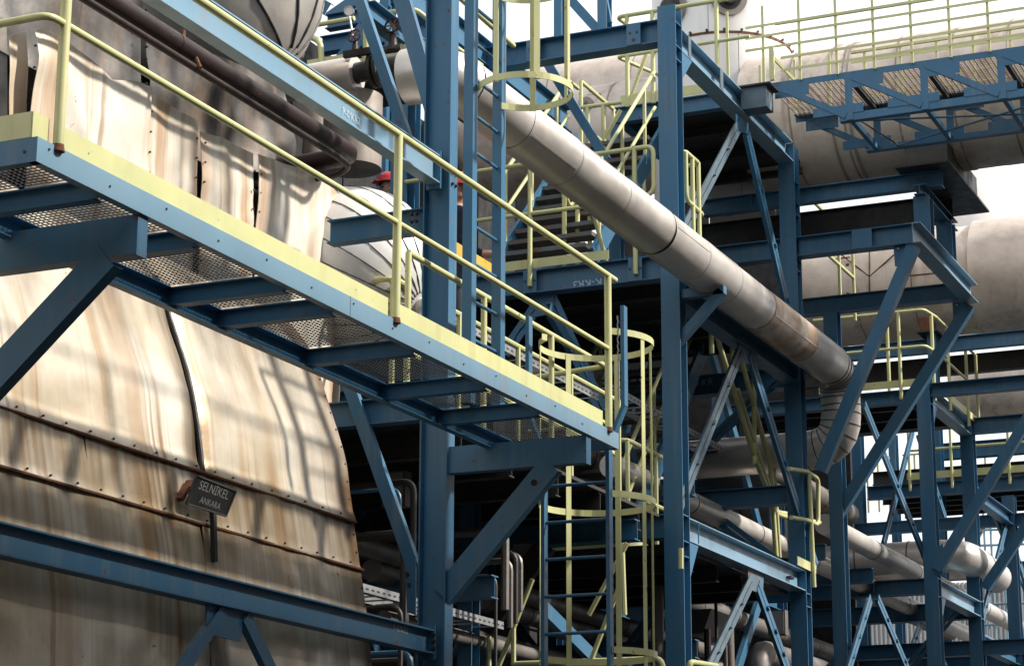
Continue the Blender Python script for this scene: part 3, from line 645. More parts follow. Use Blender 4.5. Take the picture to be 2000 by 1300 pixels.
# ------------------------------------------------------------------ landing with stair
la = thing('stair_landing', 'middle landing with yellow kick plate and railings below the silver pipe', 'platform', (-8.9, 22.6, 8))
MB().box((-10.5, 20.8, 7.985), (-7.6, 24.7, 8.0)).build('deck_plate', grime, la)
for y in (21.6, 22.5, 23.4, 24.2): IB(la, (-10.45, y, 7.984), (-7.6, y, 7.984), .14, .08, m=grime, name='joist')
MB().box((-10.5, 20.596, 8.03), (-8.15, 20.604, 8.128)).build('kick_plate', yellow, la)
for px in (1035, 1240): MB().tube([(sx(px, 20.58, 8.5), 20.58, 7.83), (sx(px, 20.58, 8.5), 20.58, 9.2)], .026, 10).build('post', yellow, la, smooth=40)
TU(la, [(-10.5, 20.58, 9.16), (-7.64, 20.58, 9.18), (-7.64, 20.58, 8.68), (-7.8, 20.58, 8.62)], .025)
TU(la, [(-10.5, 20.58, 8.62), (sx(1155, 20.58, 8.62), 20.58, 8.62), (sx(1158, 20.58, 8.6), 21.0, 8.05)], .023)
ylr = at(1367, 337, X=-7.42).y
TU(la, [(-7.56, 20.95, 9.2), (-7.42, 20.92, 9.2), (-7.42, ylr, 9.2), (-7.62, ylr, 9.2)], .024)
TU(la, [(-7.42, 20.95, 9.2), (-7.42, 20.95, 8.68), (-7.42, ylr+.1, 8.66), (-7.62, ylr+.1, 8.66)], .023)
for y in (21.15, ylr-.05): MB().tube([(-7.42, y, 8.0), (-7.42, y, 9.2)], .024, 10).build('post', yellow, la, smooth=40)
for px, dy in ((1102, 21.0), (1128, 21.25), (1152, 21.4)): MB().tube([(sx(px, dy, 8.5), dy, 8.0), (sx(px, dy, 8.5), dy, 8.95)], .026, 10).build('post', yellow, la, smooth=40)
TU(la, [(sx(1102, 21., 8.95)+.25, 21.0, 8.97), (sx(1102, 21., 8.95), 21.0, 8.95), (sx(1113, 21.2, 8.85), 21.2, 8.85), (sx(1128, 21.25, 8.95), 21.25, 8.95), (sx(1152, 21.4, 8.95), 21.4, 8.95)], .024)
sr = thing('steel_stair', 'steep blue stair with worn rusty treads rising behind the silver pipe', 'stair', (-8.9, 21.5, 8))
La = at(975, 512, Y=20.78); Lb = at(1110, 303, X=La.x)
Ra = at(1160, 500, Y=20.95); Rb = at(1280, 287, X=Ra.x)
for a, b in ((La, Lb), (Ra, Rb)): MB().prof(a, b+(b-a)*.15, [(-.02,-.1),(.02,-.1),(.02,.1),(-.02,.1)]).build('stringer', blue, sr)
for i in range(11):
    t = (i+.4)/10; p, q = La.lerp(Lb, t), Ra.lerp(Rb, t); q.z = p.z; q.y = p.y
    MB().box((p.x+.02, p.y-.11, p.z-.02), (q.x-.02, p.y+.11, p.z+.025)).build('tread', tread, sr)
for a, b in ((La, Lb), (Ra, Rb)):
    z9 = V(0,0,.92); TU(sr, [a+z9, b+z9, b+z9+V(0,.3,0)], .023, name='handrail'); TU(sr, [a+z9*.52, b+z9*.52], .02, name='handrail')
    for t in (.08, .45, .82): p = a.lerp(b, t); MB().tube([p, p+z9], .022, 8).build('post', yellow, sr, smooth=40)

# upper landing at the head of the stair
ul = thing('upper_landing', 'upper blue landing with yellow kick plate left of the truss bridge', 'platform', (-8.2, 24.5, 10.5))
zl = at(1200, 210, Y=23).z; xl = at(1200, 210, Y=23).x
IB(ul, (xl, 23.06, zl), (-7.58, 23.06, zl), .19, .12)
IB(ul, (xl+.06, 23.06, zl), (xl+.06, 27.0, zl), .19, .12)
MB().box((xl, 23.1, zl-.02), (-7.6, 27, zl)).build('deck_plate', grime, ul)
for y in (24, 24.9, 25.8): IB(ul, (xl, y, zl-.022), (-7.6, y, zl-.022), .12, .08, m=grime, name='joist')
MB().box((sx(1212, 23, zl), 22.995, zl+.01), (-7.6, 23.003, zl+.13)).build('kick_plate', yellow, ul)
HCOL(ul, sx(1196, 23.05, 9), sx(1213, 23.05, 9), 23.02, 23.16, 8.0, zl-.19)
xr0 = sx(1204, 23, zl+1.1)
TU(ul, [(xr0+.1, 23.6, zl+1.1), (xr0, 23.0, zl+1.12), (-7.3, 23.0, zl+1.12)], .026)
TU(ul, [(xr0+.2, 23.6, zl+.62), (xr0, 23.0, zl+.62), (-7.35, 23.0, zl+.62)], .022)
for px in (1225, 1275, 1400): MB().tube([(sx(px, 23, zl+.6), 23.0, zl-.02), (sx(px, 23, zl+.6), 23.0, zl+1.12)], .027, 10).build('post', yellow, ul, smooth=40)
TU(ul, [(sx(1222, 23.3, zl+.1), 23.3, zl+.05), (sx(1262, 23.3, zl+.8), 23.3, zl+.72)], .024)
railing(ul, [(-9.6, 23.4, zl-.55), (-9.6, 25.5, zl-.55)], posts=[(0, 0), (0, .5), (0, 1)])
MB().tube([at(1000, 240, Y=22.9), at(1050, 170, Y=22.9)], .026, 10).build('rail', yellow, ul, smooth=40)
for px in (1147, 1178): MB().tube([at(px, 205, Y=22.7), at(px+4, 330, Y=22.7)], .026, 10).build('post', yellow, ul, smooth=40)
MB().tube([at(1135, 210, Y=22.7), at(1215, 200, Y=22.7)], .025, 10).build('rail', yellow, ul, smooth=40)
MB().tube([at(1165, 300, Y=22.7), at(1212, 215, Y=22.7)], .024, 10).build('rail', yellow, ul, smooth=40)
CHB(ul, at(1183, 312, Y=21.2), at(1060, 110, Y=21.2), .1, .05)

# ------------------------------------------------------------------ truss bridge
TRn, TRf = 23.2, 24.4
br_ = thing('truss_bridge', 'blue truss bridge with rusty grating floor and thin yellow rails at top right', 'bridge', (-5.5, 23.8, 10.1))
ztop = at(1503, 163, Y=TRn).z; zbt = at(1655, 236, Y=TRn).z
nodes = [sx(p, TRn, ztop) for p in (1503, 1653, 1800, 1950)]; st_ = nodes[2]-nodes[1]; nodes = [nodes[1]-st_]+nodes[1:]+[nodes[3]+st_*k for k in (1, 2, 3)]
xs0 = nodes[0]-.1; xe = nodes[-1]
for yy, s in ((TRn, 1), (TRf, -1)):
    MB().prof((CX1+.004 if s > 0 else xs0, yy, ztop), (xe, yy, ztop), [(0,0),(-.09*s,0),(-.09*s,-.01),(-.008*s,-.01),(-.008*s,-.075),(0,-.075)]).build('top_chord', blue, br_)
    MB().prof((nodes[1]-.1, yy, zbt), (xe, yy, zbt), [(0,.09),(-.008*s,.09),(-.008*s,.01),(-.09*s,.01),(-.09*s,0),(0,0)]).build('bottom_chord', blue, br_)
    for i, x in enumerate(nodes):
        yo = yy-.004*s
        if i: MB().bar((x+.02, yo, zbt+.005), (x+.02, yo, ztop-.005), .012, .085, up=V(1,0,0)).build('vertical', blue, br_)
        if i < len(nodes)-1:
            CHB(br_, (nodes[i+1]-.02, yo-.012*s, zbt+.06), (x+.05, yo-.012*s, ztop-.06), .07, .05, name='diagonal')
            MB().box((x+.02, yo-.004, ztop-.2), (x+.42, yo+.006, ztop-.076)).build('gusset_plate', blue, br_)
            MB().box((nodes[i+1]-.40, yo-.004, zbt+.085), (nodes[i+1]+.18, yo+.006, zbt+.19)).build('gusset_plate', blue, br_)
for i, x in enumerate(nodes[1:]):
    MB().bar((x+.02, TRn, zbt+.04), (x+.02, TRf, zbt+.04), .05, .06).build('cross_member', blue, br_)
    MB().bar((x+.02, TRn, ztop-.05), (x+.02, TRf, ztop-.05), .05, .06).build('cross_member', dark, br_)
MB().tube([(nodes[1]+.1, TRn+.05, zbt+.02), (nodes[1]+.3, TRf-.05, zbt+.02)], .01, 6).build('tie_rod', dark, br_)
MB().tube([(nodes[1]+.2, TRf-.05, zbt+.02), (nodes[4], TRn+.1, zbt+.02)], .012, 6).build('tie_rod', blue, br_)
MB().tube([(nodes[1]+.1, TRn+.1, zbt+.02), (nodes[5], TRf-.1, zbt+.02)], .012, 6).build('tie_rod', blue, br_)
x = xs0+.05; k = 0
while x < xe-1:
    x2 = x+st_/2-.02; m = MB()
    n = int((x2-x)/.052)
    for i in range(n+1): xx = x+(x2-x)*i/n; m.box((xx-.006, TRn+.02, ztop-.024), (xx+.006, TRf-.02, ztop-.012))
    for i in range(22): yy = TRn+.03+i*.054; m.box((x, yy-.005, ztop-.02), (x2, yy+.005, ztop-.016))
    m.build('grating', rusty, br_); x = x2+.02
for yy, rr in ((TRn-.02, .011), (TRf, .009)):
    for j, dz in enumerate((.12, .27, .42, .57, .70)):
        xs_ = sx(1458 if j > 1 else 1527, TRn, ztop+dz) if yy < 24 else nodes[0]+.6
        if j == 4: MB().tube([(sx(1515, TRn, ztop+dz) if yy < 24 else nodes[0]+.6, yy, ztop+dz), (xe, yy, ztop+dz)], .019, 8).build('top_rail', yellow, br_, smooth=40)
        MB().bar((xs_, yy-.02, ztop+dz), (xe, yy-.02, ztop+dz), .006, .03).build('side_rail', yellow, br_)
    x = sx(1563, TRn, ztop+.3)-st_; i = 0
    while x < xe:
        MB().bar((x, yy, ztop-.02), (x, yy, ztop+(.95 if yy < 24 else .72)), .03, .02, up=V(0,1,0)).build('post', yellow, br_); x += st_/2
MB().bar((sx(1500, 23.3, ztop+.4), TRn+.15, ztop+.42), (sx(1565, 23.6, ztop), 23.6, ztop+.05), .03, .03).build('rail_end', yellow, br_)
MB().box((sx(1503, 23.1, ztop), 23.1, ztop), (sx(1512, 23.1, ztop), 23.14, ztop+.4)).build('post', yellow, br_)

# ------------------------------------------------------------------ vessels
def seamed_cyl(par, p, q, r, n_sec, m, seg=48, dome=(0, 0), band=None, long_seam=None):
    p = Vector(p); q = Vector(q); ax = (q-p).normalized(); L = (q-p).length
    for i in range(n_sec):
        a, b = L*i/n_sec, L*(i+1)/n_sec; rr = r*(1+(.006 if i % 2 else 0))
        ref = ax.orthogonal().normalized(); oo = ax.cross(ref)
        def fn(u, v, a=a, b=b, rr=rr):
            t = 2*math.pi*u; c = p+ax*(a+(b-a)*v); w_ = ref*math.cos(t)+oo*math.sin(t)
            return c+w_*rr*(1+.008*nz3((math.cos(t)*2, v+i*3, math.sin(t)*2), 1.2, r)+.006*abs(nz3((math.cos(t)*5, v*2+i*3, math.sin(t)*5), 1.6, r*2)))
        MB().grid(fn, seg+24, 14).build('shell_section', m, par, smooth=40)
        if i: MB().lathe(p+ax*(a-.01), ax, [(0, r), (0, r*1.012), (.022, r*1.012), (.022, r)], seg).build('seam_band', band or beiged, par, smooth=30)
    for k, c, s in ((dome[0], p, -1), (dome[1], q, 1)):
        if k: MB().lathe(c, ax*s, [(k*math.sin(t), r*math.cos(t)) for t in [math.pi/2*i/10 for i in range(11)]], seg).build('head', m, par, smooth=50)
VY = 26.25; za, zb2 = at(1850, 62, Y=VY).z, at(1850, 338, Y=VY).z; VZ = (za+zb2)/2; VR = (za-zb2)/2*.95
v1 = thing('horizontal_vessel', 'long dusty beige vessel lying behind the truss bridge', 'vessel', (-5, VY, VZ))
seamed_cyl(v1, (sx(1480, VY, VZ), VY, VZ), (-1.5, VY, VZ), VR, 10, beige)
for px in (1655, 1690): MB().lathe((sx(px, VY, VZ), VY, VZ), (1,0,0), [(0, VR*1.0), (0, VR*1.03), (.03, VR*1.03), (.03, VR)], 48).build('stiffening_ring', beiged, v1, smooth=30)
v2 = thing('vertical_tower', 'pale riveted tower vessel standing at top centre right', 'vessel', (sx(1410, VY+.3, 12), VY+.3, 10))
TX, TY = sx(1410, VY+.5, 12.6), VY+.5; TRr = 135/F*(at(1410, 60, Y=TY)-CAM).dot(CD)
zr1 = at(1420, 58, Y=TY-TRr).z
for za_, zb_2, n_ in ((10.3, zr1, 6), (zr1, zr1+2.2, 5), (zr1+2.2, zr1+5, 4)):
    for k in range(n_):
        MB().lathe((TX, TY, za_), (0,0,1), [(0, TRr), (zb_2-za_, TRr)], 8, 2*math.pi*k/n_+.3, 2*math.pi*(k+1)/n_+.292).build('shell_plate', white if za_ < zr1+1 else beige, v2, smooth=40)
    MB().lathe((TX, TY, zb_2-.015), (0,0,1), [(0, TRr), (0, TRr*1.012), (.03, TRr*1.012), (.03, TRr)], 48).build('ring_seam', rustm, v2, smooth=30)
for k in range(26):
    t = math.pi*2*k/26; d = V(math.cos(t), math.sin(t), 0)
    if d.y < .3: bolts(v2, [V(TX, TY, zr1+.03)+d*TRr*1.01], d, .018, .02)
for px, py in ((1312, 18), (1424, -4)):
    o = at(px, py, Y=TY-TRr*.93); d = (o-V(TX, TY, o.z)).normalized()
    mw = MB().lathe(o-d*.05, d, [(0, .16), (.08, .16), (.08, .11), (.16, .11), (.16, 0)], 24).build('manhole', grime, v2, smooth=30)
    MB().lathe(o-d*.02, d, [(0, .24), (.03, .24), (.03, .16)], 24).build('manhole_ring', beiged, mw, smooth=30)
v3 = thing('far_vessel', 'pale horizontal vessel far behind the upper landing rails', 'vessel', (-12, 30, 11.8))
fz = at(1150, 118, Y=30).z-1.05
seamed_cyl(v3, (sx(960, 30, fz), 30, fz), (sx(1440, 30, fz), 30, fz), 1.0, 3, beige, dome=(.5, 0))
v4 = thing('brown_dome_vessel', 'brownish vessel with rounded end and nozzle behind the yellow landing rails', 'vessel', (-9, 27, 10))
z4 = at(1200, 170, Y=27).z-.78
seamed_cyl(v4, (sx(1120, 27, z4), 27, z4), (sx(1330, 27, z4), 27, z4), .78, 2, beige, dome=(.28, 0))
o = at(1148, 208, Y=26.3); MB().lathe(o+V(0,.15,0), (-.1,-1,.1), [(0, .11), (.2, .11), (.2, .05), (.3, .05), (.3, 0)], 18).build('nozzle', beiged, v4, smooth=30)
MB().lathe(o+V(0,.1,0), (-.1,-1,.1), [(0, .2), (.05, .2), (.05, .1)], 20).build('nozzle_ring', beige, v4, smooth=30)
bolts(v4, [o+V(.22*math.cos(t), .02, .22*math.sin(t)) for t in [2*math.pi*i/9 for i in range(9)]], (0,-1,0), .02, .03, m=rustm)

# ------------------------------------------------------------------ cantilever support frame, right
cf = thing('support_frame', 'blue cantilever frame with slanted struts holding up the beige vessel', 'steel frame', (-6.6, 26, 9))
XC = -5.89
IB(cf, (CX1+.002, 24.85, 9.33), (XC-.1, 24.85, 9.33), .24, .19)
x0 = sx(1664, 24.75, 9.2); MB().box((x0, 24.746, 9.09), (x0+.24, 24.757, 9.325)).build('splice_plate', blue, cf)
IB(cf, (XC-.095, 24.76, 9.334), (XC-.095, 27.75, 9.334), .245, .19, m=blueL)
IB(cf, (-10.4, 27.7, 9.36), (XC-.1, 27.7, 9.36), .22, .17)
c2b = HCOL(cf, sx(1622, 27.6, 6), sx(1649, 27.6, 6), 27.6, 27.8, 0, 9.14)
for a, b, yy in (((1600, 918), (1782, 478), 24.85), ((1634, 1003), (1892, 594), 27.7)):
    CHB(cf, at(*a, Y=yy-.06), at(*b, Y=yy-.06), .145, .12, name='strut')
for pts, yy in (([(1745, 480), (1775, 478), (1765, 520), (1748, 520)], 24.86), ([(1860, 590), (1893, 588), (1880, 620), (1862, 625)], 27.72)):
    gp = MB().plate([at(*p, Y=yy) for p in pts], (0,.01,0)).build('gusset_plate', blue, cf)
    MB().tube([at(pts[0][0]+9, pts[0][1]+5, Y=yy-.005), at(pts[0][0]+9, pts[0][1]+5, Y=yy-.012)], .012, 8).build('hole', pane, gp)
YU = 25.42; zu = at(1841, 334, Y=YU).z; xu = at(1841, 334, Y=YU).x
IB(cf, (sx(1375, YU, zu), YU, zu), (xu, YU, zu), .2, .14)
for px in (1468, 1532): MB().box((sx(px, YU, zu), YU-.07, zu-.19), (sx(px, YU, zu)+.012, YU+.07, zu-.01)).build('stiffener', blue, cf)
IB(cf, (-10.4, 26.6, zu+.06), (XC-.02, 26.6, zu+.06), .34, .16, m=dark)  # dark colour carries the shade this rear beam lies in
IB(cf, (XC-.1, 25.2, zu-.2), (XC-.1, 26.9, zu-.2), .12, .14)
MB().box((-6.25, 25.1, zu+.003), (-5.6, 27.3, zu+.03)).build('top_plate', dark, cf)
MB().box((-6.2, 25.5, zu+.03), (-5.7, 27.1, VZ-VR+.12)).build('saddle', grime, cf)
for y0_, y1_ in ((25.27, 25.47), (26.4, 26.6)): HCOL(cf, XC-.195, XC+.0, y0_, y1_, 9.34, zu-.32)
ra = thing('stub_railing', 'short yellow railing on the far side of the blue column at centre right', 'railing', (-7.3, 28.2, 8))
xx = -7.75
for y in (27.9, 28.6): MB().tube([(xx, y, 9.25), (xx, y, 10.4)], .024, 8).build('post', yellow, ra, smooth=40)
for dz in (1.1, .55): MB().tube([(xx, 26.8, 9.3+dz), (xx, 28.6, 9.3+dz)], .024, 8).build('rail', yellow, ra, smooth=40)

# ------------------------------------------------------------------ right-hand frame one bay further
RY, RY2 = 31.2, 33.9
rf = thing('pipe_rack', 'right-hand blue steel frame with bolted column and slanted struts near the right edge', 'steel frame', (-7.5, 32.5, 0))
c4 = HCOL(rf, CX0, CX1, RY, RY+.2, 0, at(1800, 748, Y=RY).z); c5 = HCOL(rf, CX0, CX1, RY2, RY2+.2, 0, 9.0)
HCOL(rf, -10.7, -10.5, RY, RY+.2, 0, 9); HCOL(rf, -10.7, -10.5, RY2, RY2+.2, 0, 9)
zz = at(1810, 748, Y=RY).z
rb1 = IB(rf, (CX1+.002, RY+.1, zz), (-4.5, RY+.1, zz), .19, .19); IB(rf, (-10.5, RY+.1, zz-.06), (CX0-.002, RY+.1, zz-.06), .19, .19)
z5 = at(1836, 1131, X=-7.4).z
for z_, h_ in ((zz-.03, .22), (z5, .235)):
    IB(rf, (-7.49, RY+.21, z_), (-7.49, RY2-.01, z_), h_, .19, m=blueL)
    MB().plate([(-7.405, RY+.21, z_-h_), (-7.405, RY+.5, z_-h_), (-7.405, RY+.21, z_-h_-.35)], (-.012,0,0)).build('haunch', blue, rf)
    for col, yb in ((c4, RY+.1), (c5, RY2+.1)):
        for dz in (-.26, 0): MB().box((-7.48, yb-.087, z_+dz), (-7.395, yb+.087, z_+dz+.012)).build('stiffener', blue, col)
        bolts(col, [(-7.455, yb-.04+.06*(k % 2), z_-.2+.1*(k//2)) for k in range(4)], (1,0,0), .015, .03)
rb2 = IB(rf, (-10.5, RY+.1, z5+.01), (CX0-.002, RY+.1, z5+.01), .22, .19)
for px in (1677, 1705): MB().box((sx(px, RY, z5), RY+.01, z5-.2), (sx(px, RY, z5)+.012, RY+.1, z5-.01)).build('stiffener', blue, rb2)
z6 = at(1770, 1180, Y=RY2).z; IB(rf, (-10.5, RY2+.1, z6), (CX0-.002, RY2+.1, z6), .26, .19)
z7 = at(1850, 1252, Y=RY2).z; IB(rf, (-10.5, RY2+.1, z7), (-5, RY2+.1, z7), .22, .19)
z8 = at(1900, 815, Y=RY2).z; IB(rf, (CX1, RY2+.1, z8), (-4.8, RY2+.1, z8), .24, .19, m=blue)
for a, b, yy in (((1828, 1112), (2020, 792), RY), ((1922, 1148), (2040, 970), RY2)):
    CHB(rf, at(*a, Y=yy-.05), at(*b, Y=yy-.05), .15, .12, name='strut')
MB().plate([at(1825, 1070, Y=RY-.01), at(1842, 1060, Y=RY-.01), at(1842, 1120, Y=RY-.01), at(1828, 1125, Y=RY-.01)], (0,.01,0)).build('gusset_plate', blue, rf)
for p, q, X_ in (((1812, 1095), (1690, 790), -7.6), ((1728, 1062), (1785, 840), -8.6), ((1848, 1010), (1796, 850), -8.6), ((2030, 1210), (1928, 965), -7.6), ((1882, 1100), (1945, 985), -8.8), ((1655, 1320), (1702, 1168), -7.6), ((1785, 1330), (1716, 1168), -7.6), ((1760, 1330), (1800, 1218), -8.6), ((1860, 1330), (1812, 1210), -8.6)):
    DBL(rf, at(*p, X=X_), at(*q, X=X_), XS, w=.06, m=blue)
# platform on the right frame
rpf = thing('railed_platform', 'blue platform with yellow railing and kick plate right of the silver elbow', 'platform', (-8, 32.5, 8.4))
zf = zz-.05
MB().box((-10.5, RY+.2, zf-.02), (-7.5, RY2+.3, zf)).build('deck_plate', grime, rpf)
for y in (31.9, 32.6, 33.3): IB(rpf, (-10.5, y, zf-.022), (-7.6, y, zf-.022), .14, .08, m=grime, name='joist')
MB().box((sx(1600, RY, zf), RY-.01, zf+.02), (-7.55, RY-.002, zf+.13)).build('kick_plate', yellow, rpf)
xa, xb_ = sx(1590, RY, zf+1), sx(1806, RY, zf+1)
ht = at(1806, 605, Y=RY).z-zf; hm = at(1806, 676, Y=RY).z-zf
for hh in (ht, hm): TU(rpf, [(xa, RY-.03, zf+hh), (xb_, RY-.03, zf+hh), (xb_+.06, RY+.5, zf+hh)], .024)
for px, dy in ((1640, .3), (1735, .3), (1757, -.03), (1822, .25)): MB().tube([(sx(px, RY+dy, zf+.5), RY+dy, zf-.16), (sx(px, RY+dy, zf+.5), RY+dy, zf+ht)], .026, 10).build('post', yellow, rpf, smooth=40)
MB().box((-7.37, RY+.6, zf+.02), (-7.362, RY2+.4, zf+.13)).build('kick_plate', yellow, rpf)
for hh in (ht, hm): TU(rpf, [(-7.36, RY+.5, zf+hh-.45*0), (-7.36, RY2+.3, zf+hh)], .022)
for y in (RY+1.1, RY2-.4, RY2+.3): MB().tube([(-7.35, y, zf-.14), (-7.35, y, zf+ht)], .025, 10).build('post', yellow, rpf, smooth=40)
# support beams and second horizontal vessel
V2Y = 33.6; za, zb2 = at(1960, 425, Y=V2Y).z, at(1960, 655, Y=V2Y).z; V2Z = (za+zb2)/2; V2R = (za-zb2)/2*.96
v5 = thing('horizontal_vessel', 'wide beige lagged vessel at the right edge with V-shaped seams', 'vessel', (-6, V2Y, V2Z))
seamed_cyl(v5, (sx(1590, V2Y, V2Z), V2Y, V2Z), (sx(1915, V2Y, V2Z), V2Y, V2Z), V2R*.93, 3, beige)
seamed_cyl(v5, (sx(1915, V2Y, V2Z), V2Y, V2Z), (-1, V2Y, V2Z), V2R*1.0, 3, beige)
yf_ = V2Y-V2R*.95
for pts in ([(1640, 495), (1698, 540), (1752, 492)], [(1698, 478), (1698, 570)], [(1625, 507), (1660, 502)], [(1760, 540), (1880, 528)]):
    MB().tube([at(x, y, Y=yf_+.02) for x, y in pts], .012, 5).build('seam', rustm, v5)
for px in (1655, 1740): MB().bar(at(px, 515, Y=yf_+.05), at(px+1, 575, Y=yf_+.05), .05, .01, up=V(0,-1,0)).build('rust_run', rustm, v5)
v6 = thing('vessel_dome', 'pale sloping duct hood above the right vessel against the sky', 'vessel', (-6, 38, 11))
MB().lathe(at(1885, 470, Y=38), (.25,-.1,1), [(-1.5, 1.15), (0, 1.1), (.8, .9), (1.5, .45), (1.8, .0)], 40).build('hood', white, v6, smooth=40)
sb = thing('vessel_support', 'blue beams and short post carrying the right vessel', 'steel frame', (-8, 32.9, 8.5))
z9 = at(1852, 657, Y=32.9).z
IB(sb, (sx(1640, 32.9, z9), 32.97, z9), (-4, 32.97, z9), .22, .14)
IB(sb, (-10.5, 34.4, z9+.05), (-4, 34.4, z9+.05), .3, .14, m=dark)
HCOL(sb, sx(1810, 32.7, z9), sx(1828, 32.7, z9), 32.7, 32.85, zf, z9+.02)
MB().box((sx(1795, 32.7, z9), 32.55, z9+.02), (sx(1835, 32.7, z9), 33.2, z9+.05)).build('top_plate', dark, sb)
MB().box((sx(1800, 32.8, z9), 32.7, z9+.05), (sx(1820, 32.8, z9), 33.1, z9+.28)).build('saddle', rustm, sb)
# third bay
FY = 40.
ff = thing('far_platform', 'far blue platform with yellow railing against the sky at lower right', 'platform', (-9, FY, 8))
zg = at(1850, 938, Y=FY).z; xg = sx(1692, FY, zg)
IB(ff, (xg, FY+.1, zg), (-4, FY+.1, zg), .24, .19)
MB().box((xg, FY+.2, zg-.02), (-4, FY+3, zg)).build('deck_plate', grime, ff)
for k in range(5): IB(ff, (xg, FY+.6+k*.55, zg-.022), (-4, FY+.6+k*.55, zg-.022), .14, .08, m=grime, name='joist')
MB().box((sx(1772, FY, zg), FY-.01, zg+.06), (-4, FY-.002, zg+.19)).build('kick_plate', yellow, ff)
for hh in (1.1, .6): MB().tube([(sx(1772, FY, zg+hh), FY-.02, zg+hh), (-4, FY-.02, zg+hh)], .024, 8).build('rail', yellow, ff, smooth=40)
for px in (1776, 1858, 1970, 2080): MB().tube([(sx(px, FY, zg+.5), FY-.03, zg-.15), (sx(px, FY, zg+.5), FY-.03, zg+1.1)], .026, 8).build('post', yellow, ff, smooth=40)
for px in (1695, 1716, 1737, 1788, 1926): MB().tube([(sx(px, FY+2.8, zg+.5), FY+2.8, zg), (sx(px, FY+2.8, zg+.5), FY+2.8, zg+1.1)], .022, 8).build('post', yellow, ff, smooth=40)
for hh in (1.1, .15): MB().tube([(xg, FY+2.8, zg+hh), (-4, FY+2.8, zg+hh)], .02, 8).build('rail', yellow, ff, smooth=40)
for px0, px1, yy in ((1670, 1692, FY), (1832, 1850, FY+.2), (1748, 1762, FY+3)): HCOL(ff, sx(px0, yy, 7), sx(px1, yy, 7), yy, yy+.25, 0, zg+(1.6 if px0 < 1900 else 0))
z10 = at(1870, 865, Y=FY+1).z
IB(ff, (sx(1840, FY+1, z10), FY+1, z10), (-3, FY+1, z10), .3, .2); IB(ff, (-11, FY+1.5, z10-.35), (-3, FY+1.5, z10-.35), .25, .2, m=dark)
v7 = thing('far_vessel', 'beige vessel above the far platform at the right edge', 'vessel', (-6, 42.5, 11))
za, zb2 = at(1960, 690, Y=42.5).z, at(1960, 815, Y=42.5).z
seamed_cyl(v7, (sx(1870, 42.5, 11), 42.5, (za+zb2)/2), (-1, 42.5, (za+zb2)/2), (za-zb2)/2, 3, beige)

# ------------------------------------------------------------------ lagged pipes low on the right
def pipe(name, label, path, r, m, bands=1.2, n=24, cat='pipe'):
    T = thing(name, label, cat, Vector(path[0]))
    MB().tube(fillet(path, r*1.8), r, n).build('lagging', m, T, smooth=35)
    for a, b in zip(path, path[1:]):
        a = Vector(a); b = Vector(b); L = (b-a).length; k = int(L/bands)
        for i in range(1, k): d = (b-a)/L; MB().lathe(a+d*(L*i/k), d, [(0, r), (0, r*1.03), (.015, r*1.03), (.015, r)], n).build('joint_band', grime, T, smooth=30)
    return T
o = at(1648, 1043, X=-8.05)
pipe('lagged_pipe', 'slim silver pipe slanting past the two right-hand columns', [(-8.05, o.y-.9, o.z), (-8.05, 60, o.z)], .135, alu, 2.2)
o = at(1615, 1108, X=-8.5)
pipe('lagged_pipe', 'lower silver pipe slanting under the crossbeam toward the lower right corner', [(-8.5, 21.5, o.z), (-8.5, 60, o.z)], .13, alu, 2.4)
o = at(1780, 1088, Y=33.2)
pl_ = pipe('lagged_pipe', 'thick short pipe ending in a rounded elbow behind the right column', [(-11.5, 33.2, o.z), (sx(1880, 33.2, o.z), 33.2, o.z), (sx(1880, 33.2, o.z), 35.5, o.z-.05)], .245, alu, .8)
o = at(1700, 1125, Y=36); pipe('lagged_pipe', 'grey pipe behind the thick pipe elbow', [(-13, 36, o.z), (-8.6, 36, o.z)], .28, beige, 1.5)
o = at(1380, 893, Y=29); pipe('lagged_pipe', 'dull silver pipe crossing behind the middle braces', [(-13.5, 29, o.z), (-8.2, 29, o.z)], .10, greypipe, 1.5)
o = at(1400, 945, Y=28); pipe('lagged_pipe', 'grimy wide pipe below the dull silver pipe in the middle frame', [(-13.5, 28, o.z), (-8.6, 28, o.z), (-8.6, 31, o.z)], .16, greypipe, 1.5)
o = at(1560, 1090, X=-9.3); pipe('lagged_pipe', 'grey pipe behind the yellow ladder rails at centre bottom', [(-9.3, 21, o.z), (-9.3, 40, o.z)], .2, greypipe, 1.5)
o = at(1480, 1270, X=-8.8); pipe('lagged_pipe', 'dull pipe with an upturned elbow at the bottom centre', [(-8.8, 40, o.z), (-8.8, o.y, o.z), (-8.8, o.y, 1)], .16, greypipe, 1.5)

# ------------------------------------------------------------------ lower centre right: yellow stair rails and railing
yr = thing('yellow_stair_rail', 'steep yellow handrails descending inside the middle frame to a railed landing', 'railing', at(1480, 900, X=-7.9))
for a, b in (((1360, 600), (1440, 800)), ((1440, 660), (1478, 790)),): pass
for pts in ([(1385, 610), (1470, 880), (1515, 1002), (1545, 1012), (1600, 1020)], [(1430, 640), (1505, 908), (1510, 1000), (1516, 1090)], [(1440, 760), (1517, 1000), (1580, 1010)]):
    TU(yr, [at(x, y, X=-7.95) for x, y in pts], .031)
for a, b in (((1473, 740), (1473, 905)), ((1510, 905), (1522, 1088)), ((1388, 605), (1390, 690)), ((1430, 640), (1432, 720)), ((1538, 1005), (1545, 1095))): MB().tube([at(*a, X=-7.95), at(*b, X=-7.95)], .031, 8).build('post', yellow, yr, smooth=40)
er = thing('end_railing', 'yellow looped railing end fixed to the middle frame column', 'railing', at(1590, 1000, X=-7.36))
TU(er, [at(x, y, X=-7.36) for x, y in ((1540, 915), (1575, 920), (1598, 935), (1598, 1025), (1576, 1015), (1545, 1010))], .026)
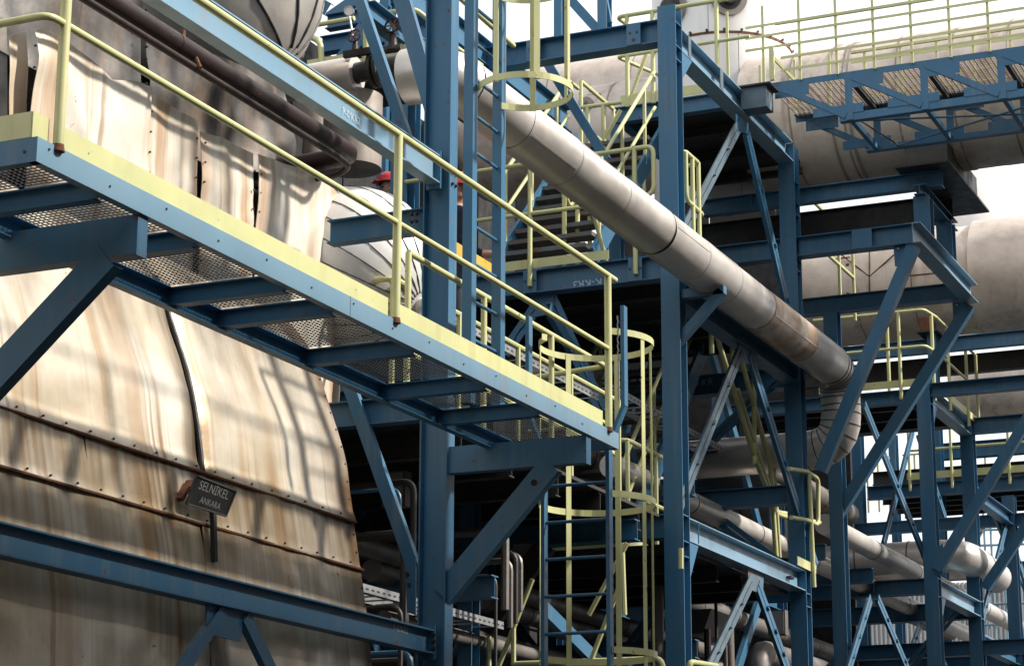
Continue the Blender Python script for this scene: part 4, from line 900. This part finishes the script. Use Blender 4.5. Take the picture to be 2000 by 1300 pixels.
MB().tube([at(1580, 925, X=-7.35), at(1590, 1146, X=-7.35)], .026, 10).build('post', yellow, er, smooth=40)
MB().plate([at(1558, 1085, X=-7.37), at(1594, 1103, X=-7.37), at(1594, 1120, X=-7.37), at(1558, 1102, X=-7.37)], (-.008,0,0)).build('kick_plate', yellow, er)

# ------------------------------------------------------------------ behind the near column: walkway, workers, rear frames
bw = thing('back_walkway', 'rear walkway with amber edge plate and yellow railing behind the blue column', 'platform', (-8.5, 17, 5))
WZ = at(905, 338, Y=17.6).z-1.78
zrl = 6.04
TU(bw, [(-6.86, sy(797, -6.86, 5.8), zrl), (-6.86, 17.25, zrl), (-7.6, 17.4, zrl)], .023); TU(bw, [(-6.86, 14.9, zrl-.5), (-6.86, 17.25, zrl-.5), (-7.6, 17.3, zrl-.5)], .021)
for px in (797, 945, 1077): MB().tube([(-6.86, sy(px, -6.86, 5.8), 5.0), (-6.86, sy(px, -6.86, 5.8), zrl)], .024, 10).build('post', yellow, bw, smooth=40)
MB().box((-9.4, 17.0, WZ-.06), (-8.15, 18.6, WZ)).build('deck_plate', grime, bw)
IB(bw, (-9.4, 17.0, WZ-.06), (-7.8, 17.0, WZ-.06), .2, .1)
a = at(893, 482, X=-7.75); b = at(965, 525, X=-7.75)
MB().box((-7.758, a.y-.1, b.z-.09), (-7.75, b.y, b.z+.035)).build('amber_plate', amber, bw)
def worker(label, x, y, z, yaw, hk, lean=0):
    T = thing('person', label, 'person', (x, y, z))
    me = bpy.data.meshes.new('body')
    J = [(0,0,.95,.15),(0,0,1.12,.135),(0,.0,1.30,.155),(0,.0,1.44,.12),(0,0,1.52,.058),(0,.02,1.60,.085),(0,.02,1.68,.095),(0,.01,1.74,.07),
         (.10,0,.90,.095),(.11,.02,.5,.065),(.11,0,.10,.048),(.11,.12,.04,.045),(-.10,0,.90,.095),(-.11,.02,.5,.065),(-.11,0,.10,.048),(-.11,.12,.04,.045),
         (.19,0,1.42,.07),(.25,.02,1.14,.05),(.20,.22,1.02,.04),(.17,.33,1.02,.042),(-.19,0,1.42,.07),(-.25,.02,1.14,.05),(-.20,.22,1.02,.04),(-.17,.33,1.02,.042),
         (.15,.40,1.02,.012),(.17,.41,1.01,.012),(.185,.405,1.00,.012),(.2,.39,1.0,.011),(.13,.36,1.04,.012),(-.15,.40,1.02,.012),(-.17,.41,1.01,.012),(-.185,.405,1.0,.012),(-.2,.39,1.0,.011),(-.13,.36,1.04,.012)]
    E_ = [(0,1),(1,2),(2,3),(3,4),(4,5),(5,6),(6,7),(0,8),(8,9),(9,10),(10,11),(0,12),(12,13),(13,14),(14,15),(3,16),(16,17),(17,18),(18,19),(3,20),(20,21),(21,22),(22,23),
          (19,24),(19,25),(19,26),(19,27),(19,28),(23,29),(23,30),(23,31),(23,32),(23,33)]
    me.from_pydata([j[:3] for j in J], E_, []); ob = bpy.data.objects.new('tmp', me); COL.objects.link(ob)
    sk = ob.modifiers.new('s', 'SKIN'); sk.use_smooth_shade = True
    for i, j in enumerate(J): me.skin_vertices[0].data[i].radius = (j[3], j[3]*(.75 if i in (0, 1, 2, 3) else 1)); me.skin_vertices[0].data[i].use_root = i == 0
    ss_ = ob.modifiers.new('u', 'SUBSURF'); ss_.levels = 2
    bpy.context.view_layer.update()
    m2 = bpy.data.meshes.new_from_object(ob.evaluated_get(bpy.context.evaluated_depsgraph_get())); bpy.data.objects.remove(ob); m2.name = 'body'
    m2.materials.clear()
    for q in (navy, trou, skin, dark): m2.materials.append(q)
    for p in m2.polygons:
        c = p.center; p.material_index = 2 if c.z > 1.50 or (c.y > .24 and c.z > .9) else 3 if c.z < .1 else 1 if c.z < .96 else 0
    R_ = Matrix.Translation((x, y, z)) @ Matrix.Rotation(yaw, 4, 'Z')
    m2.transform(R_); bo = bpy.data.objects.new('body', m2); COL.objects.link(bo); attach(bo, T)
    hm = MB(); c = V(0, .02, 1.70)
    hm.lathe(c, (0,0,1), [(.0, .135), (.02, .13), (.06, .122), (.1, .1), (.125, .06), (.135, 0)], 24); hm.lathe(c, (0,0,1), [(-.004, .12), (-.004, .15), (.008, .148), (.012, .12)], 24)
    hm.box((-.07, .13, 1.695), (.07, .2, 1.705)); hm.v = [tuple(R_ @ Vector(v)) for v in hm.v]; hm.build('hard_hat', redm, T, smooth=40)
    fx = MB()                                   # nose, ears, eyes
    fx.lathe(V(0, .115, 1.60), (0,1,-.3), [(0, .022), (.03, .012), (.035, 0)], 8)
    for s_ in (-1, 1): fx.lathe(V(.088*s_, .02, 1.61), (s_,0,0), [(0, .028), (.012, .025), (.015, 0)], 8)
    fx.v = [tuple(R_ @ Vector(v)) for v in fx.v]; fx.build('face_detail', skin, T, smooth=40)
    mo = MB(); [mo.box((a_-.012, .098, 1.635), (a_+.012, .112, 1.645)) for a_ in (-.035, .035)]; mo.box((-.025, .092, 1.555), (.025, .104, 1.562)); mo.v = [tuple(R_ @ Vector(v)) for v in mo.v]; mo.build('face_detail', dark, T)
    return T
wy_ = 21.5; wz_ = at(760, 336, Y=wy_).z-1.84
worker('worker in red hard hat half hidden behind the blue column beside the pale dome', sx(762, wy_, wz_+1.75), wy_, wz_, 2.4, 1)
wd_ = thing('work_platform', 'small dark rear work platform under the red-helmeted worker', 'platform', (sx(762, wy_, wz_), wy_, wz_))
MB().box((sx(700, wy_, wz_), wy_-.6, wz_-.04), (sx(860, wy_, wz_), wy_+1.2, wz_)).build('deck_plate', grime, wd_)
for px in (705, 850): HCOL(wd_, sx(px, wy_, wz_)-.07, sx(px, wy_, wz_)+.07, wy_-.5, wy_-.36, 0, wz_-.04)
worker('worker in navy jacket and red hard hat seen between column and ladder', sx(893, 17.3, WZ+1.5), 17.3, at(900, 336, Y=17.3).z-1.84, -1.2, 1)

tr = thing('pipe_rack', 'rear blue frame with columns and crossbeams at top centre against the sky', 'steel frame', (-13, 25, 0))
for px0, px1, yy, t in ((736, 752, 24, 18), (788, 804, 24, 18), (1082, 1097, 33, 20), (1170, 1189, 33, 20), (958, 972, 33, 20)): HCOL(tr, sx(px0, yy, 11), sx(px1, yy, 11), yy, yy+.25, 0, t)
for p, q, yy in (((700, 60), (765, -5), 24.2), ((640, 35), (690, 0), 24.2), ((720, 40), (770, 85), 24.2), ((600, -5), (640, 18), 22), ((1105, -10), (1170, 62), 33.1), ((1165, -60), (1185, 45), 33.1), ((1135, 120), (1155, 95), 33.1), ((655, 130), (710, 50), 22)): CHB(tr, at(*q, Y=yy), at(*p, Y=yy), .16, .08)
for p, x1, yy, h in (((640, 32), 760, 24.1, .2), ((630, 75), 840, 23.5, .22), ((800, 12), 850, 24, .3), ((752, 58), 850, 22.6, .25)): z_ = at(*p, Y=yy).z; IB(tr, (at(*p, Y=yy).x, yy, z_), (sx(x1, yy, z_), yy, z_), h, .15)
o = at(893, 40, X=-9.6); IB(tr, (-9.6, o.y-2, o.z), (-9.6, o.y+3, o.z), .3, .15)
IB(tr, (-9.6, o.y-2, o.z-.55), (-9.6, o.y+4, o.z-.55), .2, .15, m=blue)
MB().box((-10.2, o.y+1.2, o.z-.6), (-9.65, o.y+1.7, o.z+.1)).build('junction_box', blue, tr)
tpz = thing('rear_platform', 'rear platform with yellow kick plate and looped railing above the stub pipe', 'platform', at(700, 110, Y=18.6))
o = at(600, 118, Y=18.6); zk = o.z
MB().box((o.x, 18.6, zk-.11), (sx(835, 18.6, zk), 18.61, zk)).build('kick_plate', yellow, tpz)
MB().box((o.x, 18.62, zk-.14), (sx(835, 18.6, zk), 19.8, zk-.12)).build('deck_plate', grime, tpz)
MB().tube([at(715, 125, Y=18.58), at(715, -30, Y=18.58)], .034, 10).build('post', yellow, tpz, smooth=40)
TU(tpz, [at(718, 31, Y=18.58), at(812, 17, Y=18.58), at(845, 48, Y=18.8)], .026)
TU(tpz, [at(612, 50, Y=18.9), at(692, 36, Y=18.9)], .026); TU(tpz, [at(598, 70, Y=18.0), at(626, 80, Y=18.0), at(628, 125, Y=18.0)], .03)
rr_ = thing('upper_railing', 'yellow handrail slanting behind the ladder at the top of the picture', 'railing', at(950, 50, X=-8.9))
TU(rr_, [at(880, -20, X=-8.9), at(1003, 90, X=-8.9)], .028); TU(rr_, [at(880, 85, X=-8.9), at(940, 128, X=-8.9)], .024)
ga = thing('pressure_gauge', 'small round gauge on a stem near the top left of the brace', 'gauge', at(682, 40, Y=17.4))
o = at(682, 22, Y=17.4); MB().lathe(o, (.3,-1,-.2), [(-.03, .045), (.02, .048), (.02, .042)], 20).build('case', galv, ga, smooth=30); MB().lathe(o+V(0,-.012,0), (.3,-1,-.2), [(0, .043), (.001, 0)], 20).build('dial', pane, ga)
MB().tube([o+V(0,0,-.04), at(690, 75, Y=17.4)], .01, 8).build('stem', galv, ga)
def valve(label, px, py, Yv, s=1.):
    o = at(px, py, Y=Yv); T = thing('valve', label, 'valve', o)
    MB().tube([o+V(0,0,-.22*s), o+V(0,0,.02*s)], [.07*s, .035*s], 10).build('valve_body', brown, T, smooth=40)
    MB().tube([o+V(-.12*s,0,-.2*s), o+V(.12*s,0,-.2*s)], .05*s, 10).build('flange_body', grime, T, smooth=40)
    MB().tube([o, o+V(0,0,.12*s)], .014*s, 8).build('stem', grime, T)
    c = o+V(0,-.02,.1*s); MB().tube([c+V(math.cos(t), .25*math.sin(t), math.sin(t))*.1*s for t in [2*math.pi*i/20 for i in range(21)]], .014*s, 6).build('hand_wheel', brown, T, smooth=40)
    for k in range(3): t = k*math.pi/3; d = V(math.cos(t), .25*math.sin(t), math.sin(t))*.1*s; MB().tube([c-d, c+d], .01*s, 6).build('spoke', rustm, T)
valve('rusty valve with a round handwheel between the blue braces at the top', 768, 66, 18.2, .8); valve('small rusty valve on the lagged pipe left of the braces', 694, 84, 17.4, .65)

# ------------------------------------------------------------------ dark back of the plant
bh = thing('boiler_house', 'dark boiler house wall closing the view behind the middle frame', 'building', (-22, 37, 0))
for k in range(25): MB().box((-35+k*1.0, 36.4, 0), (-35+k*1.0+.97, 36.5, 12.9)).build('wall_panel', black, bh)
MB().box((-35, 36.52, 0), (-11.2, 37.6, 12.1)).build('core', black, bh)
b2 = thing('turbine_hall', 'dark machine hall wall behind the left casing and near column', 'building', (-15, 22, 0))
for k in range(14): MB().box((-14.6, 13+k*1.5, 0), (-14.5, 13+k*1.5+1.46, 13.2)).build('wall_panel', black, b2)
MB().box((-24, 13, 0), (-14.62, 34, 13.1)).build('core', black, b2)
ck = thing('equipment_deck', 'dark equipment floor with joists above the lower pipes in the middle frame', 'platform', (-9.5, 23, 5))
MB().box((-14.4, 20.85, 5.06), (-7.6, 24.7, 5.09)).build('deck_plate', grime, ck)
for y in (21.5, 22.3, 23.1, 23.9): IB(ck, (-14.4, y, 5.055), (-7.62, y, 5.055), .16, .09, m=grime, name='joist')
MB().box((-14.4, 15.1, 5.30), (-7.6, 20.5, 5.33)).build('deck_plate', grime, ck)
for y in (16, 17, 18, 19, 20): IB(ck, (-14.4, y, 5.295), (-7.62, y, 5.295), .2, .1, m=grime, name='joist')
MB().box((-14.4, 24.95, 6.9), (-8.6, 28.6, 6.93)).build('deck_plate', grime, ck)
MB().box((-12.5, 25.15, 8.85), (-7.95, 27.5, 8.88)).build('deck_plate', grime, ck)
ir = thing('pipe_rack', 'inner row of dark blue columns and beams deep inside the plant', 'steel frame', (-11, 24, 0))
for x in (-10.6, -13.2):
    for y in (16.5, 18.8, 22.7, 27.7, 31): HCOL(ir, x-.1, x+.1, y, y+.2, 0, 7.8)
    for z in (4.0, 2.6, 6.3): IB(ir, (x, 15, z), (x, 34, z), .2, .14)
for y in (17.5, 22.7, 27.7, 30):
    for z in (3.1, 4.35, 6.1): IB(ir, (-14.4, y, z), (-8.0, y, z), .2, .14)
for p, q, X_ in (((705, 1000), (760, 890), -9.6), ((1440, 1320), (1500, 1130), -8.9), ((1060, 1180), (1180, 1300), -8.2), ((1180, 1290), (1215, 1130), -8.9)): CHB(ir, at(*p, X=X_), at(*q, X=X_), .14, .06, face=(1,0,0))
cl = thing('cable_tray', 'pale perforated cable tray slanting below the platform end', 'cable tray', at(1070, 730, X=-8.2))
def tray(T, X_, z, y0, y1, wd=.3):
    m = MB(); m.box((X_, y0, z), (X_+.006, y1, z+.07)); m.box((X_-wd, y0, z), (X_-wd-.006, y1, z+.07))
    y = y0
    while y < y1: m.box((X_-wd, y, z), (X_, y+.03, z+.01)); y += .25
    m.build('tray_run', galv, T)
    sl = MB(); y = y0+.05
    while y < y1: sl.box((X_+.006, y, z+.025), (X_+.0075, y+.05, z+.04)); y += .1
    sl.build('slots', dark, T)
o = at(1060, 725, X=-8.2); tray(cl, -8.2, o.z, 15.5, 20.4)
cl2 = thing('cable_tray', 'short pale cable tray in the dark gap right of the lower casing', 'cable tray', at(760, 1170, X=-8.6)); o = at(745, 1165, X=-8.6); tray(cl2, -8.6, o.z, 14.5, 19)
cl3 = thing('cable_tray', 'pale slotted tray behind the upper ladder cage strap near centre', 'cable tray', at(1270, 805, Y=24)); o = at(1262, 800, X=-8.3); tray(cl3, -8.3, o.z, 20.9, 24.5)
for i, (lab, px, py, X_, r, m_) in enumerate((('grimy pipe low behind the near column', 740, 1075, -8.9, .09, greypipe), ('thin dark pipe below the cable tray right of the casing', 760, 1195, -9.0, .05, grime), ('grey pipe behind the lower ladder rungs', 960, 1180, -9.0, .1, greypipe), ('dull pipe at the bottom edge left of the ladder', 985, 1265, -8.8, .07, greypipe), ('grimy pipe crossing below the low crossbeam near centre', 1220, 1130, -9.2, .12, greypipe))):
    o = at(px, py, X=X_); pipe('service_pipe', lab, [(X_, o.y-2.5, o.z), (X_, o.y+9, o.z)], r, m_, 1.6, 16)
for i, (lab, px, yy, r, m_) in enumerate((('upright grey pipe between the inner columns left of the ladder', 985, 21.5, .08, greypipe), ('upright silver pipe right of the lower ladder cage', 1285, 22.5, .07, greypipe), ('upright pipe with pale lagging below the low landing', 1340, 23.5, .06, alu), ('slim upright pipe beside the low braces', 1425, 26, .07, greypipe))):
    x_ = sx(px, yy, 4); pipe('riser_pipe', lab, [(x_, yy, 0), (x_, yy, 5.0)], r, m_, 1.2, 14)
eq = thing('hopper', 'grimy square hopper under the low equipment floor', 'hopper', at(1390, 1215, Y=23.5)); o = at(1340, 1190, Y=23.5); q = at(1390, 1235, Y=23.5)
MB().plate([(o.x, 23.5, o.z), (q.x, 23.5, o.z), (q.x-.1, 23.5, q.z), (o.x, 23.5, q.z)], (0, .9, 0)).build('bin', greypipe, eq)
lw = thing('low_railing', 'yellow railing and slanted rails low behind the ladder cage', 'railing', at(1000, 1250, Y=19))
for a, b in (((970, 1310), (1040, 1130)), ((1003, 1170), (1003, 1310)), ((955, 1240), (955, 1310)), ((1150, 1300), (1215, 1130)), ((1150, 1200), (1225, 1060)), ((1215, 1060), (1220, 1200)), ((1330, 1070), (1330, 1110))): MB().tube([at(*a, Y=18.9), at(*b, Y=18.9)], .024, 8).build('rail', yellow, lw, smooth=40)
TU(lw, [at(1000, 1296, Y=18.9), at(1290, 1285, Y=18.9), at(1298, 1310, Y=18.9)], .026); TU(lw, [at(1345, 1310, Y=20.4), at(1348, 1292, Y=20.4), at(1400, 1300, Y=20.9)], .03)

# ------------------------------------------------------------------ far right background
wb = thing('corrugated_shed', 'pale corrugated metal shed wall in the distance at lower right', 'building', (-13, 62, 0))
WY = 62; zt_ = at(1990, 1130, Y=WY).z; x0, x1 = sx(1690, WY, 4), sx(2100, WY, 4)
n = 46
for k in range(n):
    a = x0+(x1-x0)*k/n; b = x0+(x1-x0)*(k+1)/n; w_ = b-a
    MB().plate([(a, WY, 0), (a+w_*.35, WY, 0), (a+w_*.5, WY+.09, 0), (a+w_*.85, WY+.09, 0), (b, WY, 0), (b, WY+.14, 0), (a, WY+.14, 0)], (0,0,zt_)).build('wall_sheet', corr, wb)
MB().box((x0, WY+.15, 0), (x1, WY+8, zt_-.1)).build('core', grime, wb)
lt = thing('far_ladder_tower', 'distant pale blue caged ladder tower in front of the shed', 'ladder', (-9, 55, 0))
steel2 = mat('faded_blue_paint', (.20, .33, .40), (.16, .27, .33), rough=.6)
FYY = 55
for px in (1905, 1932, 1945, 1968, 1985): MB().tube([(sx(px, FYY, 8), FYY, 0), (sx(px, FYY, 8), FYY, at(px, 985 if px < 1950 else 1020, Y=FYY).z)], .03, 6).build('upright', steel2, lt)
for py in (1035, 1065, 1100, 1140, 1180, 1220): a, b = at(1900, py, Y=FYY), at(2030, py-4, Y=FYY); MB().tube([a, b], .03, 6).build('hoop', steel2, lt)
for px, py0, py1 in ((1700, 1180, 1300), (1740, 1180, 1300)): pass
o = at(1940, 1100, Y=54); IB(lt, (o.x-1.5, 54, o.z), (o.x+3, 54, o.z), .35, .3, m=greypipe, name='gangway')



# ------------------------------------------------------------------ unseen buildings added to shade the scene (beside and behind the camera)
hall = mat('shade_building_cladding', (.11, .105, .10), (.085, .08, .078), rough=.7, vs=.5)
nb = thing('shade_building', 'tall clad building added out of view to the right to shade the lower scene', 'building', (9, 14, 0))
for k in range(12): MB().box((3., -10+k*4, 0), (3.12, -10+k*4+3.96, 12.6)).build('wall_panel', hall, nb)
MB().box((3.14, -10, 0), (15, 38, 12.5)).build('core', grime, nb)
nc = thing('shade_building', 'long clad building added behind the viewer to block low sky light', 'building', (-10, -12, 0))
for k in range(12): MB().box((-39+k*4, -10.19, 0), (-39+k*4+3.96, -10.05, 9)).build('wall_panel', hall, nc)
MB().box((-39, -20, 0), (9, -10.2, 8.9)).build('core', grime, nc)

# ------------------------------------------------------------------ dense fittings inside the middle frame
s2 = thing('steel_stair', 'dark lower stair flight with yellow rails right of the caged ladder', 'stair', (-8.9, 22.5, 5.2))
A = V(-9.35, 24.3, 8.0); B_ = V(-9.35, 21.6, 5.15)
for dx in (0, .95): MB().prof(A+V(dx,0,0), B_+V(dx,0,0), [(-.02,-.11),(.02,-.11),(.02,.11),(-.02,.11)]).build('stringer', blue, s2)
for i in range(12):
    p = A.lerp(B_, (i+.5)/12); MB().box((p.x+.02, p.y-.12, p.z-.02), (p.x+.93, p.y+.12, p.z+.02)).build('tread', tread, s2)
for dx in (0, .95):
    for hh in (.95, .5): TU(s2, [A+V(dx,0,hh), B_+V(dx,0,hh)], .023, name='handrail', n=8)
    for t in (.05, .35, .65, .95): p = A.lerp(B_, t)+V(dx,0,0); MB().tube([p, p+V(0,0,.95)], .023, 8).build('post', yellow, s2, smooth=40)
inr = thing('inner_railing', 'yellow railing along the low equipment floor behind the caged ladder', 'railing', (-9, 21, 5.1))
railing(inr, [(-11.5, 20.95, 5.1), (-8.1, 20.95, 5.1), (-8.1, 22.6, 5.1)], posts=[(0, 0), (0, .33), (0, .66), (1, 0), (1, .5), (1, 1)], toe=.1)
inr2 = thing('inner_railing', 'yellow railing on the rear equipment floor left of the ladder', 'railing', (-9, 16, 5.3))
railing(inr2, [(-11, 15.3, 5.33), (-7.9, 15.3, 5.33), (-7.9, 20.2, 5.33)], posts=[(0, .5), (1, 0), (1, .25), (1, .5), (1, .75), (1, 1)])
rnd = random.Random(5)
def bundle(label, X_, Y_, zr, n, along, L, cat='conduits'):
    T = thing('conduit_bundle', label, cat, (X_, Y_, zr[0]))
    for i in range(n):
        z = rnd.uniform(*zr); o_ = rnd.uniform(-.5, .5); rr = rnd.choice((.016, .02, .028, .04)); m_ = rnd.choice((greypipe, grime, grime, blue, brown))
        if along == 'Y': pts = [(X_+o_, Y_, z), (X_+o_, Y_+L, z), (X_+o_, Y_+L, z-rnd.uniform(.3, 1.2))]
        elif along == 'X': pts = [(X_, Y_+o_, z), (X_+L, Y_+o_, z), (X_+L, Y_+o_, z-rnd.uniform(.3, 1.0))]
        else: pts = [(X_+rnd.uniform(-.9, .9), Y_+o_, 0), (X_+rnd.uniform(-.9, .9), Y_+o_, z)]; pts[1] = (pts[0][0], pts[0][1], z)
        MB().tube(fillet(pts, .08), rr, 8).build('conduit', m_, T, smooth=40)
        q = Vector(pts[0]).lerp(Vector(pts[1]), .5); MB().box(q-V(.05,.05,.05), q+V(.05,.05,.05)).build('clamp', greypipe, T)
bundle('loose bundle of thin conduits under the low equipment floor', -10, 19.2, (2.6, 4.9), 9, 'Y', 5)
bundle('conduits crossing behind the caged ladder', -12.5, 18.4, (2.8, 5.1), 8, 'X', 4.3)
bundle('row of upright conduits behind the bottom braces of the middle frame', -8.9, 23.6, (4.2, 5.0), 12, 'Z', 0)
bundle('conduits in the dark gap right of the lower casing', -10.5, 15.5, (2.7, 4.9), 9, 'X', 2.6)
bundle('conduits above the low equipment floor inside the middle frame', -12, 23.2, (5.4, 7.6), 10, 'X', 3.6)
for lab, px, py, Yv in (('grey junction box on the inner column near the ladder', 1000, 1120, 19.7), ('grey junction box in the gap right of the casing', 745, 990, 16.5), ('pale junction box below the low landing', 1500, 1240, 26)):
    o = at(px, py, Y=Yv); T = thing('junction_box', lab, 'box', o); MB().box(o, o+V(.22, .12, .3)).build('housing', greypipe, T); MB().box(o+V(.015, -.012, .015), o+V(.205, -.002, .285)).build('door', galv, T)

ib_ = thing('pipe_rack', 'dark blue crossed braces between the inner columns deep inside the plant', 'steel frame', (-10.6, 24, 2))
for y0_, y1_, z0_, z1_, X_ in ((16.6, 18.8, 2.2, 5.1, -9.9), (18.9, 22.7, 2.0, 5.0, -10.4), (22.8, 27.6, 2.0, 5.0, -10.4), (27.8, 31, 2.0, 6.2, -10.4), (20.9, 24.6, 5.4, 7.8, -10.3), (25, 27.6, 5, 9, -10.3)):
    CHB(ib_, (X_, y0_, z0_), (X_, y1_, z1_), .11, .05, face=(1,0,0)); CHB(ib_, (X_-.06, y0_, z1_), (X_-.06, y1_, z0_), .11, .05, face=(1,0,0))
for x0_, x1_, z0_, z1_, Y_ in ((-10.5, -8.2, 2.2, 5.0, 22.7), (-10.5, -7.7, 5.4, 7.6, 24.8), (-10.5, -7.7, 2.0, 4.8, 27.7), (-10.5, -7.7, 3.0, 6.0, 33.8), (-13, -10.7, 2.0, 5.0, 20.0)):
    DBL(ib_, (x0_, Y_, z0_), (x1_, Y_, z1_), (0,-1,0), w=.06, m=blue); DBL(ib_, (x0_, Y_+.1, z1_), (x1_, Y_+.1, z0_), (0,-1,0), w=.06, m=blue)

fb = thing('pipe_rack', 'far blue braced bay between the right column and the distant railing', 'steel frame', (-7.5, 37, 0))
for y in (36.8,): HCOL(fb, CX0, CX1, y, y+.2, 0, 8.2); HCOL(fb, -10.7, -10.5, y, y+.2, 0, 8.2)
for z in (5.6, 7.9): IB(fb, (-7.49, RY2+.22, z), (-7.49, 39.9, z), .2, .16); IB(fb, (-10.5, 36.9, z), (-5, 36.9, z), .2, .16)
for a, b in (((-7.5, 34.2, 5.6), (-7.5, 36.7, 7.7)), ((-7.5, 36.9, 7.7), (-7.5, 39.8, 5.7)), ((-7.5, 34.2, 3.2), (-7.5, 36.7, 5.4)), ((-7.5, 36.9, 5.4), (-7.5, 39.8, 3.2))): DBL(fb, a, b, XS, w=.06, m=blue)
